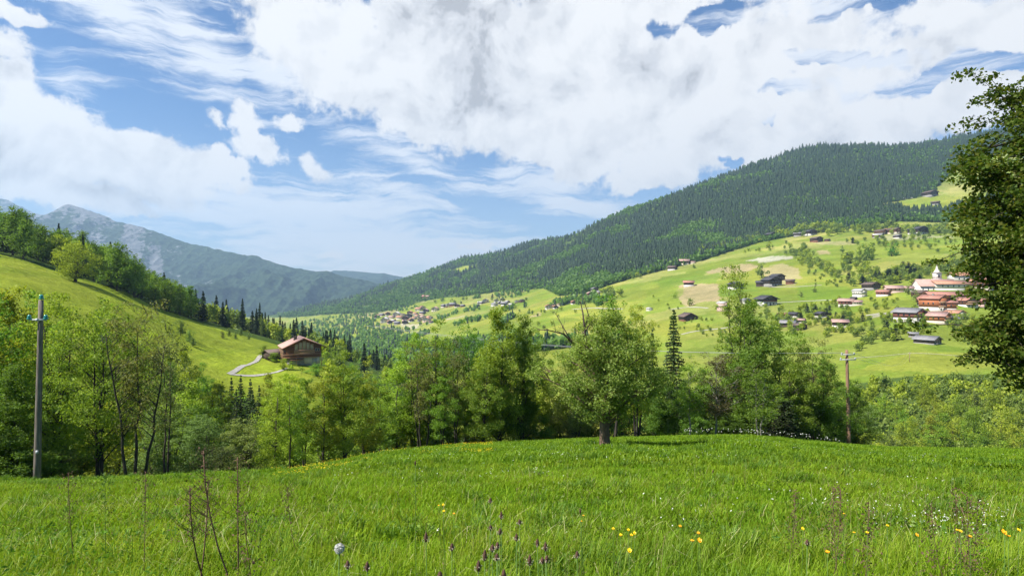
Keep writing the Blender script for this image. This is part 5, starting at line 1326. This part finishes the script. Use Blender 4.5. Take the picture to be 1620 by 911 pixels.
hamlet([(872, 486), (879, 488), (886, 484), (893, 482), (900, 480), (908, 481), (915, 480), (868, 489), (934, 468), (941, 461), (948, 464)], 'small light house in the hamlet seen through the bare branches', 'houses seen through the bare branches', ['roof_pink', 'roof_orange', 'roof_grey'], ['plaster', 'plaster_cream', 'timber'])

# ------------------------------------------------------------------ poles and wires
def pole(px, Y, base_py, top_px, top_py, r, mat, label, arms, name='utility_pole'):
    b = at(px, Y); top = Vector(((top_px-CX)/F*Y, Y, (CY-top_py)/F*Y))-b
    root = link(name, None, None, b); tag(root, label, 'pole', None)
    a = Acc(); n = 7
    a.tube([Vector((0, 0, -.6)).lerp(top, i/(n-1)) if i else (0, 0, -.6) for i in range(n)], [r*(1.15-.42*i/(n-1)) for i in range(n)], 14); part(a, 'pole', root, mat, True)
    return root, b, top
rt, b, top = pole(58, 28, 757, 65, 474, .135, 'pole_grey', 'weathered grey wooden pole with three green glass insulators at the left', None)
def insulator(c, root):
    a = Acc(); a.tube([(c[0], c[1], c[2]-.18), (c[0], c[1], c[2]+.05)], [.012, .012], 6); pin = part(a, 'insulator_pin', root, 'steel')
    g = Acc(); g.lathe([(.03, c[2]-.09), (.10, c[2]-.08), (.105, c[2]-.03), (.06, c[2]), (.085, c[2]+.03), (.08, c[2]+.07), (.045, c[2]+.12), (.01, c[2]+.13)], c[0], c[1], 12); part(g, 'insulator', root, 'insulator', True)
pt = top
insulator((pt.x+.02, 0, pt.z+.12), rt)
zc = (CY-505)/F*28-b.z; xc = (64-CX)/F*28-b.x
a = Acc(); a.box(xc-.40, xc+.40, -.20, -.14, zc-.03, zc+.03); a.box(xc-.05, xc+.05, -.24, -.10, zc-.06, zc+.06); part(a, 'cross_arm', rt, 'steel')
for s in (-1, 1): insulator((xc+s*.38, -.17, zc+.10), rt)
a = Acc(); a.box(xc-.10, xc+.02, -.17, -.13, 1.35, 1.50); part(a, 'number_plate', rt, 'metal_grey')
rt2, b2, top2 = pole(1343.5, 54, 700, 1339.5, 553, .155, 'pole_brown', 'brown wooden pole with two cross arms right of the tree line', None)
pins = []
for py, hw in ((560, .62), (568, .72)):
    zc = (CY-py)/F*54-b2.z; a = Acc(); xc = -.2; a.box(xc-hw, xc+hw, -.19, -.12, zc-.04, zc+.04); part(a, 'cross_arm', rt2, 'steel')
    for s in (-1, 1):
        g = Acc(); g.lathe([(.02, zc+.04), (.06, zc+.06), (.065, zc+.12), (.04, zc+.18), (.01, zc+.2)], xc+s*(hw-.08), -.155, 8); part(g, 'insulator', rt2, 'metal_grey', True); pins.append(b2+Vector((xc+s*(hw-.08), -.155, zc+.17)))
# a thin pole down in the green field and the wires to it
b3 = onground(1439, 572, 250, 400); top3 = Vector((b3.x, b3.y, (CY-556)/F*b3.y))
r3 = link('utility_pole', None, None, b3); tag(r3, 'thin far pole standing in the green field below the farmhouse', 'pole')
a = Acc(); a.tube([(0, 0, -.5), (0, 0, top3.z-b3.z)], [.16, .10], 8); part(a, 'pole', r3, 'pole_brown'); a = Acc(); a.box(-.9, .9, -.06, .06, top3.z-b3.z-.6, top3.z-b3.z-.5); part(a, 'cross_arm', r3, 'steel')
def wire(p, q, sag, r, label, group):
    a = Acc(); n = 24; a.tube([p.lerp(q, i/n)-Vector((0, 0, sag*4*(i/n)*(1-i/n))) for i in range(n+1)], [r]*(n+1), 4)
    o = link('power_line', a.data('power_line', [M['wire']])); tag(o, label, 'wire', group)
for i, p in enumerate(pins[:2]):
    wire(p, Vector((top3.x+(-.8, .8)[i], top3.y, top3.z-.45)), 3.5, .014, 'thin wire from the brown pole out to the far pole in the green field', 'wires from the brown pole to the far pole')
    wire(p, Vector((-60, 92, -4+i*.1)) if False else p+Vector((-46, 16, 1.4)), 1.0, .012, 'thin wire leaving the brown pole leftward into the trees', 'wires from the brown pole into the trees')
# ------------------------------------------------------------------ grass and flowers
def blades(P, hgt, wid, lean, rg, segs=2):
    """curved tapering blades; P (n,3) roots"""
    n = len(P); a = rg.random(n)*6.28; d = np.stack([np.cos(a), np.sin(a), np.zeros(n)], 1)
    b = rg.random(n)*6.28; s = np.stack([np.cos(b), np.sin(b), np.zeros(n)], 1)
    up = np.array([0, 0, 1.])
    L_ = (hgt*lean)[:, None]; h = hgt[:, None]; w = wid[:, None]
    wind = np.array([.25, -.1, 0])
    m1 = P+d*L_*.22+up*h*.5+wind*h*.08; m2 = P+d*L_*.62+up*h*.85+wind*h*.3; tip = P+d*L_*1.15+up*h*(1.02-.45*lean[:, None])+wind*h*.55
    V = np.stack([P-s*w*.5, P+s*w*.5, m1-s*w*.5, m1+s*w*.5, m2-s*w*.32, m2+s*w*.32, tip], 1).reshape(-1, 3)
    o = (np.arange(n)*7)[:, None]
    q = np.concatenate([o+[0, 1, 3, 2], o+[2, 3, 5, 4]]); t = o+[4, 5, 6]
    return V, q, t
rg = np.random.default_rng(101)
def field(n, y0, y1, power, u0=-1.15, u1=1.25):
    """roots thinning out with distance"""
    r = rg.random(n); e = 2-power
    Y = (y0**e+(y1**e-y0**e)*r)**(1/e) if abs(e) > 1e-6 else y0*(y1/y0)**r
    X = rg.uniform(u0, u1, n)*(Y+.6)
    return X, Y
def put(name, label, X, Y, h0, h1, w0, w1, ln, mat, clump=True, cut=None, extra=1.0, kind='stuff', cat='grass'):
    g = fbm(X*.9+3, Y*.9, 3); g2 = fbm(X*.22, Y*.22+8, 3)
    keep = np.ones(len(X), bool)
    if clump: keep = rg.random(len(X)) < np.clip(.75+.9*g, .15, 1)
    X, Y, g, g2 = X[keep], Y[keep], g[keep], g2[keep]
    yc = near_params(np.clip(X/np.maximum(Y, 14), -1.8, 1.9))[1]
    k = Y < yc*1.16; X, Y, g, g2 = X[k], Y[k], g[k], g2[k]
    Z = ground(X, Y)-.01
    n = len(X); h = rg.uniform(h0, h1, n)*(1+.55*g+.35*g2)*extra; h = np.maximum(h, h0*.4)
    V, q, t = blades(np.stack([X, Y, Z], 1), h, rg.uniform(w0, w1, n), np.clip(rg.normal(ln, .22, n), .05, 1.1), rg)
    o = link(name, mesh_data(name, V, [(q, 0), (t, 0)], [mat])); tag(o, label, cat, None, kind); return n
n = 0
X, Y = field(125000, 1.25, 4.6, 1.3); n += put('grass', 'long bright meadow grass nearest the viewer', X, Y, .12, .34, .0035, .008, .4, M['grass'])
X, Y = field(58000, 1.25, 5.5, 1.3); n += put('grass', 'paler yellow green blades mixed through the nearest grass', X, Y, .16, .38, .003, .006, .3, M['grass_pale'])
X, Y = field(300000, 4.2, 15, 1.5); n += put('grass', 'meadow grass on the middle of the slope', X, Y, .07, .19, .006, .013, .6, M['grass'])
X, Y = field(70000, 4.8, 16, 1.5); n += put('grass', 'pale blades and seed stems on the middle of the slope', X, Y, .10, .26, .004, .009, .4, M['grass_pale'])
X, Y = field(345000, 14, 62, 1.2); n += put('grass', 'short looking meadow grass up to the brow', X, Y, .07, .17, .018, .04, .6, M['grass'])
X, Y = field(92000, 14, 62, 1.2); n += put('grass', 'lighter grass tips up to the brow', X, Y, .09, .20, .012, .028, .5, M['grass_pale'])
# taller tussocks standing out of the short grass
r_ = np.random.default_rng(66); nt_ = 420; TY = 4+26*r_.random(nt_)**1.3; TX = r_.uniform(-.95, .95, nt_)*TY
X = np.repeat(TX, 70)+r_.normal(size=nt_*70)*.10; Y = np.repeat(TY, 70)+r_.normal(size=nt_*70)*.10
n += put('grass', 'darker tussocks standing above the short grass', X, Y, .14, .30, .007, .014, .5, M['weed'], clump=False)
M['straw'] = leaf_mat('dry_straw', (.22, .20, .08), (.36, .32, .15), (.48, .42, .24), trans=.2)
X, Y = field(5200, 1.3, 12, 1.2); put('grass', 'dry straw coloured blades mixed through the grass', X, Y, .14, .34, .0025, .005, .9, M['straw'])
def seedstems(n_, y0, y1, seed, hmin, hmax, sz):
    r_ = np.random.default_rng(seed); X, Y = field(n_, y0, y1, 1.2); k = fbm(X*.6+seed, Y*.6, 3) > -.08; X, Y = X[k], Y[k]; m_ = len(X)
    P = np.stack([X, Y, ground(X, Y)], 1); hh = r_.uniform(hmin, hmax, m_); ln = r_.normal(size=(m_, 2))*.10
    V, q, t = blades(P, hh, np.full(m_, sz*.22), np.full(m_, .12), r_)
    k_ = 9; f = r_.uniform(.78, 1.08, (m_, k_)); tip = V.reshape(m_, 7, 3)[:, 6]; mid = V.reshape(m_, 7, 3)[:, 4]
    Q = mid[:, None]+(tip-mid)[:, None]*((f-.7)/.3)[..., None]+r_.normal(size=(m_, k_, 3))*sz*.5
    V2, q2 = leaves(Q.reshape(-1, 3), sz, r_, .1, None, .45, 0)
    o = link('seeding_grass', mesh_data('seeding_grass', np.concatenate([V, V2]), [(q, 0), (t, 0), (q2+len(V), 0)], [M['seed']])); tag(o, 'thin flowering grass stems with tiny brownish seed heads', 'grass', None, 'stuff')
M['seed'] = leaf_mat('grass_seed_heads', (.12, .13, .04), (.20, .17, .08), (.27, .22, .13), trans=.2)
seedstems(1500, 1.6, 6, 3, .28, .5, .010)
seedstems(1600, 5.5, 16, 4, .2, .36, .014)
# broad leaved herbs between the grass
def herbs(n_, y0, y1, size, mat, label, thr, seed):
    r_ = np.random.default_rng(seed)
    X = r_.uniform(-1.02, 1.02, n_); Y = np.sqrt(r_.uniform(y0**2, y1**2, n_)); X = X*(Y+.6)
    k = fbm(X*.7+seed, Y*.7, 3) > thr; X, Y = X[k], Y[k]; m = 7
    Xr = np.repeat(X, m)+r_.normal(size=len(X)*m)*size*1.1; Yr = np.repeat(Y, m)+r_.normal(size=len(X)*m)*size*1.1
    P = np.stack([Xr, Yr, ground(Xr, Yr)+r_.uniform(.02, .14, len(Xr))], 1)
    V, q = leaves(P, size, r_, 1.1, None, .5, .2)
    o = link('weeds', mesh_data('weeds', V, [(q, 0)], [mat])); tag(o, label, 'weeds', None, 'stuff')
herbs(1700, 1.4, 7, .06, M['weed'], 'broad green weed leaves low in the near grass', .02, 5)
def tallherbs(n_, seed):
    r_ = np.random.default_rng(seed); Y = 2.2+4.5*r_.random(n_)**.8; px = np.where(r_.random(n_) < .7, r_.uniform(-120, 470, n_), r_.uniform(1180, 1700, n_)); X = (px-CX)/F*Y
    k = fbm(X*1.3+seed, Y*1.3, 3) > -.05; X, Y = X[k], Y[k]; n_ = len(X); hh = r_.uniform(.2, .52, n_); m = 16
    f = r_.random((n_, m)); d = r_.normal(size=(n_, 2))*.12
    P = np.stack([X[:, None]+d[:, :1]*f+r_.normal(size=(n_, m))*.025, Y[:, None]+d[:, 1:]*f+r_.normal(size=(n_, m))*.025, ground(X, Y)[:, None]+hh[:, None]*f], 2).reshape(-1, 3)
    V, q = leaves(P, .038, r_, .6, None, .35, .2)
    V2, q2, t2 = blades(np.stack([X, Y, ground(X, Y)], 1), hh*1.05, np.full(n_, .005), np.full(n_, .25), r_)
    o = link('weeds', mesh_data('tall_weeds', np.concatenate([V, V2]), [(q, 0), (q2+len(V), 0), (t2+len(V), 0)], [M['weed']])); tag(o, 'tangle of leafy weeds standing above the near grass at both sides', 'weeds', None, 'stuff')
tallherbs(520, 15)
herbs(4200, 6, 22, .05, M['weed'], 'darker patches of broad leaved weeds on the slope', .12, 6)
# specks of flower colour no one could count
def specks(pts, size, mat, name, label, seed, hz=(.2, .42)):
    r_ = np.random.default_rng(seed); X, Y = pts
    P = np.stack([X, Y, ground(X, Y)+r_.uniform(*hz, len(X))], 1); P = np.repeat(P, 3, 0)+r_.normal(size=(len(X)*3, 3))*size*.35
    V, q = leaves(P, size, r_, 1.6, None, .9, .15)
    o = link(name, mesh_data(name, V, [(q, 0)], [mat])); tag(o, label, 'flowers', None, 'stuff')
def patch(n_, px0, px1, y0, y1, thr, seed, f=.6):
    r_ = np.random.default_rng(seed); Y = r_.uniform(y0, y1, n_); px = r_.uniform(px0, px1, n_); X = (px-CX)/F*Y
    k = fbm(X*f+seed, Y*f, 3) > thr; return X[k], Y[k]
X, Y = patch(3600, 430, 780, 20, 44, .06, 3, .3); k = Y < near_params(X/Y)[1]*1.03; specks((X[k], Y[k]), .021, M['petal_yellow'], 'buttercup_patch', 'yellow haze of buttercups along the brow left of the old tree', 41, (.12, .22))
X, Y = patch(420, 1370, 1590, 5.2, 8.4, .0, 8, 1.1); specks((X, Y), .012, M['petal_white'], 'white_flowers', 'patch of tiny white flowers on the right of the slope', 42, (.08, .24))
X, Y = patch(1200, 850, 1610, 7, 30, .16, 9, .35); specks((X, Y), .017, M['petal_white'], 'white_flowers', 'scattered white flower heads over the right side of the slope', 43, (.08, .2))
X, Y = patch(500, 500, 900, 6, 30, .12, 10, .5); specks((X, Y), .016, M['petal_white'], 'white_flowers', 'few white flower heads in the middle of the slope', 44, (.08, .2))
X, Y = patch(160, 1080, 1330, 38, 50, -.2, 11, .5); specks((X, Y), .05, M['petal_white'], 'white_flowers', 'white flowering herbs along the brow under the pale trunks', 45, (.3, .6))

# ---- flowers one can count
def stem_flower(px, py, Y, builder, label, cat, name, group=None):
    x = (px-CX)/F*Y; z = (CY-py)/F*Y; g = gz(x, Y)
    root = link(name, None, None, (x, Y, g)); tag(root, label, cat, group); h = max(.12, z-g)
    builder(root, h, np.random.default_rng(int(px*7+py))); return root
def stem(root, h, r_, rad=.0017, mat='stalk_green', bend=.12, name='stem'):
    dx, dy = r_.normal(size=2)*bend*h*.6
    pts = [(dx*((1-i/5)**2), dy*((1-i/5)**2), h*i/5) for i in range(6)]; pts[0] = (pts[0][0], pts[0][1], -.03)
    a = Acc(); a.tube(pts, [rad*1.3]*3+[rad]*3, 5); part(a, name, root, mat); return pts
def plantain(root, h, r_):
    hl = r_.uniform(.018, .034); pts = stem(root, h-hl, r_)
    a = Acc(); z0 = h-hl; a.lathe([(.003, z0-.001), (.0058, z0+hl*.2), (.0062, z0+hl*.45), (.0045, z0+hl*.75), (.0012, z0+hl)], 0, 0, 8); part(a, 'flower_head', root, 'head_dark', True)
    k = 38; th = r_.random(k)*6.28; zz_ = z0+hl*(r_.uniform(.05, .5, k)); rr = r_.uniform(.007, .0125, k)
    P = np.stack([np.cos(th)*rr, np.sin(th)*rr, zz_], 1); V, q = leaves(P, .0036, r_, .2, None, .7, 0)
    link('anthers', mesh_data('anthers', V, [(q, 0)], [M['anther']]), root)
def buttercup(root, h, r_, mat='petal_yellow', s=.013):
    pts = stem(root, h, r_, .0013)
    V = []; q = []; tl = r_.uniform(-.2, .9)
    for i in range(5):
        t_ = i*1.2566+r_.random()*.2; c, s_ = math.cos(t_), math.sin(t_); b_ = len(V)
        for r0, w_, z_ in ((.15, 0, 0), (.75, .5, .35), (1.05, 0, .62), (.75, -.5, .35)): V.append(((r0*c-w_*s_)*s, (r0*s_+w_*c)*s+tl*z_*s*.3, h+z_*s+tl*(r0*s_+w_*c)*s))
        q.append([b_, b_+1, b_+2, b_+3])
    link('petals', mesh_data('petals', np.array(V), [(np.array(q), 0)], [M[mat]]), root)
    a = Acc(); a.lathe([(.001, h), (.0035, h+.001), (.004, h+.004), (.001, h+.007)], 0, 0, 7); part(a, 'flower_centre', root, 'petal_orange')
GP = 'ribwort plantain heads standing in the near grass'
PL = [(776, 790, 2.6, 'highest brown plantain head, alone above the grass in the middle'), (793, 812, 2.5, 'pale dry plantain head just right of the highest one'), (674, 845, 2.0, 'reddish plantain head on a tall dark stem left of the middle cluster'),
      (715, 862, 1.9, 'small whitish plantain head between the tall dark stem and the cluster'), (776, 833, 2.2, 'cream ringed plantain head above the middle cluster'), (791, 838, 2.2, 'dark plantain head close right of the cream ringed one'),
      (822, 824, 2.3, 'pale head on a leaning stem right of the cluster top'), (817, 847, 2.1, 'slim dark plantain head right of the cluster'), (767, 872, 1.75, 'dark plantain head at the left of the middle cluster'),
      (779, 864, 1.75, 'plantain head with cream anthers in the middle of the cluster'), (787, 860, 1.8, 'topmost plantain head of the tight cluster'), (786, 878, 1.7, 'lowest plantain head of the tight cluster'), (757, 889, 1.65, 'reddish plantain head low left of the cluster'),
      (850, 855, 2.1, 'orange brown plantain head right of the middle'), (863, 860, 2.0, 'pale ringed plantain head beside the orange brown one'), (838, 880, 1.8, 'small brown plantain head low right of the cluster'), (858, 884, 1.8, 'cream plantain head low at the right'),
      (865, 881, 1.8, 'brown plantain head lowest right of the middle group'), (913, 874, 1.9, 'pinkish plantain head on its own near the yellow flowers'), (581, 891, 1.7, 'dark plantain head low beside the white seed ball'), (550, 889, 1.7, 'dark plantain head at the lower left of the seed ball'),
      (696, 906, 1.55, 'plantain head cut by the bottom edge of the view'), (797, 903, 1.6, 'plantain head beneath the tight cluster at the bottom edge'), (1277, 856, 2.0, 'dark plantain head among the grass at the right')]
for px, py, Y, lab in PL: stem_flower(px, py-4, Y, plantain, lab, 'plantain', 'ribwort_plantain', GP)
GB = 'yellow buttercups standing in the meadow grass'
BC = [(694, 799, 4.2, 'left flower of the buttercup group near the tall thin stem'), (701, 798, 4.2, 'right flower at the top of the left buttercup group'), (702, 808, 4.0, 'lowest centre flower of the left buttercup group'), (718, 812, 3.8, 'orange yellow buttercup just right of the left group'),
      (923, 815, 3.8, 'upper of two buttercups above the dark thin bud'), (920, 824, 3.6, 'lower of two buttercups above the dark thin bud'), (970, 836, 3.2, 'buttercup at the left of the centre right group'), (982, 846, 3., 'pale buttercup in the centre right group'),
      (994, 838, 3.2, 'topmost buttercup of the centre right group'), (999, 846, 3., 'buttercup in the middle of the centre right group'), (996, 871, 2.6, 'deep yellow buttercup lowest of the centre right group'), (1004, 843, 3.1, 'rightmost buttercup of the centre right group'),
      (1076, 832, 3.2, 'buttercup left of the paired orange flowers'), (1095, 855, 2.7, 'left one of the paired orange yellow flowers'), (1107, 855, 2.6, 'right one of the paired orange yellow flowers'), (1105, 843, 2.9, 'small buttercup above the paired orange flowers'),
      (1270, 836, 3.1, 'small yellow flower at the foot of the brown tuft'), (1309, 873, 2.5, 'lone orange flower low at the right'), (1335, 812, 4., 'far small buttercup beneath the dry tuft'), (1372, 842, 3.1, 'yellow flower left of the slim dark stalk base'),
      (1404, 831, 3.3, 'bright yellow flower right of the slim dark stalk'), (1351, 842, 3.1, 'tiny yellow flower left of the slim dark stalk'), (1451, 846, 3., 'pale orange flower under the bent brown stems'), (1514, 838, 3.2, 'first of two small yellow flowers right of the bent stems'),
      (1520, 840, 3.1, 'second of two small yellow flowers right of the bent stems'), (1535, 848, 3., 'orange yellow flower under the right brown tuft'), (1589, 842, 2.4, 'largest orange flower near the right edge'), (1595, 848, 2.4, 'yellow flower touching the largest orange flower'), (1612, 838, 3., 'last yellow flower at the right edge')]
for px, py, Y, lab in BC:
    orange = 'orange' in lab; stem_flower(px, py, Y, lambda r_, h, g, o_=orange, y_=Y: buttercup(r_, h, g, 'petal_orange' if o_ else 'petal_yellow', .0078 if y_ > 2.8 else .0092), lab, 'flower', 'buttercup', GB)
def dandelion(root, h, r_):
    stem(root, h-.02, r_, .0022)
    a = Acc(); a.lathe([(.001, h-.024), (.004, h-.021), (.004, h-.016), (.001, h-.014)], 0, 0, 7); part(a, 'seed_base', root, 'stalk_brown')
    k = 900; d = r_.normal(size=(k, 3)); d /= np.linalg.norm(d, axis=1)[:, None]; V, q = leaves(np.array([0, 0, h-.018])+d*.016*r_.uniform(.8, 1.05, k)[:, None], .0042, r_, 0, d*2, .8, 0)
    link('seed_ball', mesh_data('seed_ball', V, [(q, 0)], [M['pappus']]), root)
stem_flower(537, 858, 2.0, dandelion, 'round white dandelion seed ball standing in the grass left of the middle', 'flower', 'dandelion_clock')
# ---- tall stalks
def tallstalk(mat, n_br=26, hd=.5, rad=.004, wide=.15):
    def f(root, h, r_):
        pts = stem(root, h, r_, rad, mat, .30, 'stem')
        a = Acc()
        for i in range(n_br):
            z = h*(1-hd*r_.random()**1.1); t_ = r_.random()*6.28; l = wide*(.4+.7*r_.random())*(1.15-(z/h-1+hd)/hd*.6)
            k = min(4, int(z/h*5)); c = np.array(pts[k])*(1-(z/h*5-k))+np.array(pts[k+1])*(z/h*5-k)
            e = c+np.array([math.cos(t_)*l, math.sin(t_)*l, l*1.1]); a.tube([c, (c+e)/2+np.array([0, 0, -l*.12]), e], [rad*.4, rad*.3, .0008], 4, cap=False)
        part(a, 'branches', root, mat)
        P = []
        for i in range(n_br*9):
            z = h*(1-hd*r_.random())+.02; t_ = r_.random()*6.28; l = wide*r_.random()*(1.2-(z/h-1+hd)/hd*.7); P.append((math.cos(t_)*l, math.sin(t_)*l, z))
        V, q = leaves(np.array(P), .016, r_, .3, None, .5, .1); link('seed_head', mesh_data('seed_head', V, [(q, 0)], [M[mat]]), root)
    return f
for px, py, Y, h_, lab in [(322, 712, 4.3, 1, 'tallest brown dock stalk in front of the left trees'), (329, 760, 4.4, 1, 'short brown dock stalk leaning on the tallest one'), (376, 722, 4.6, 1, 'slim dark dock stalk right of the tallest one'), (230, 745, 4.8, 1, 'thin brown stalk at the end of the bent stem'),
        (166, 752, 5.2, 1, 'pale brown stalk below the twin dark trunks'), (108, 748, 5., 1, 'branching seed stalk in the left grass'), (388, 812, 3.4, 1, 'short dark dried flower stalk left of the seed ball'), (455, 770, 5.5, 1, 'reddish seed stalk in the dark weed patch'), (300, 772, 4.2, 1, 'curled dark stalk left of the tallest dock')]:
    stem_flower(px, py, Y, tallstalk('stalk_brown' if 'pale' not in lab else 'stalk_green', 22, .45, .0045 if 'tallest' in lab or 'slim' in lab else .0022), lab, 'dry stalk', 'dock_stalk', 'dry stalks in the grass at the left')
for px, py, Y, lab in [(1318, 768, 4.2, 'brown dry tuft, the left stalk of its pair'), (1330, 772, 4.1, 'brown dry tuft, the right stalk of its pair'), (1374, 800, 3.5, 'slim dark stalk standing upright right of the dry tuft'), (1512, 776, 4., 'long brown stem bent over the white flowers'), (1530, 784, 3.8, 'curved brown stem right of the bent one'),
        (1547, 792, 3.8, 'shaggy brown stalk beside the right white flowers'), (1258, 778, 4.5, 'thin reddish stalk left of the dry tuft'), (1474, 800, 3.6, 'small dry curled stem below the white flowers')]:
    stem_flower(px, py, Y, tallstalk('stalk_brown', 24, .6, .0016, .08), lab, 'dry stalk', 'dry_stalk', 'dry stalks in the grass at the right')
def thin(root, h, r_): stem(root, h, r_, .0016, 'stalk_green', .25); a = Acc(); a.lathe([(.002, h-.03), (.006, h-.015), (.002, h)], 0, 0, 6); part(a, 'bud', root, 'head_dark')
for px, py, Y, lab in [(657, 728, 3.4, 'tall thin green stem rising alone above the slope'), (918, 803, 3., 'slim stem with a dark thin bud above two buttercups'), (1128, 742, 4.8, 'tall thin stem on the slope below the bronze tree')]:
    stem_flower(px, py, Y, thin, lab, 'stem', 'grass_stem', 'single tall stems above the grass')

# ------------------------------------------------------------------ the air
a = Acc(); a.box(-7500, 9500, -60, 11500, -420, 1250)
m, t, out = nt('haze_air'); v = N(t, 'ShaderNodeVolumePrincipled', i_Density=HAZE); v.inputs['Color'].default_value = (.52, .75, 1, 1); v.inputs['Anisotropy'].default_value = .2
t.links.new(v.outputs[0], out.inputs['Volume']); M['haze'] = m
o = link('haze', a.data('haze', [m])); tag(o, 'pale blue air between the near trees and the far mountains', 'haze', None, 'stuff')
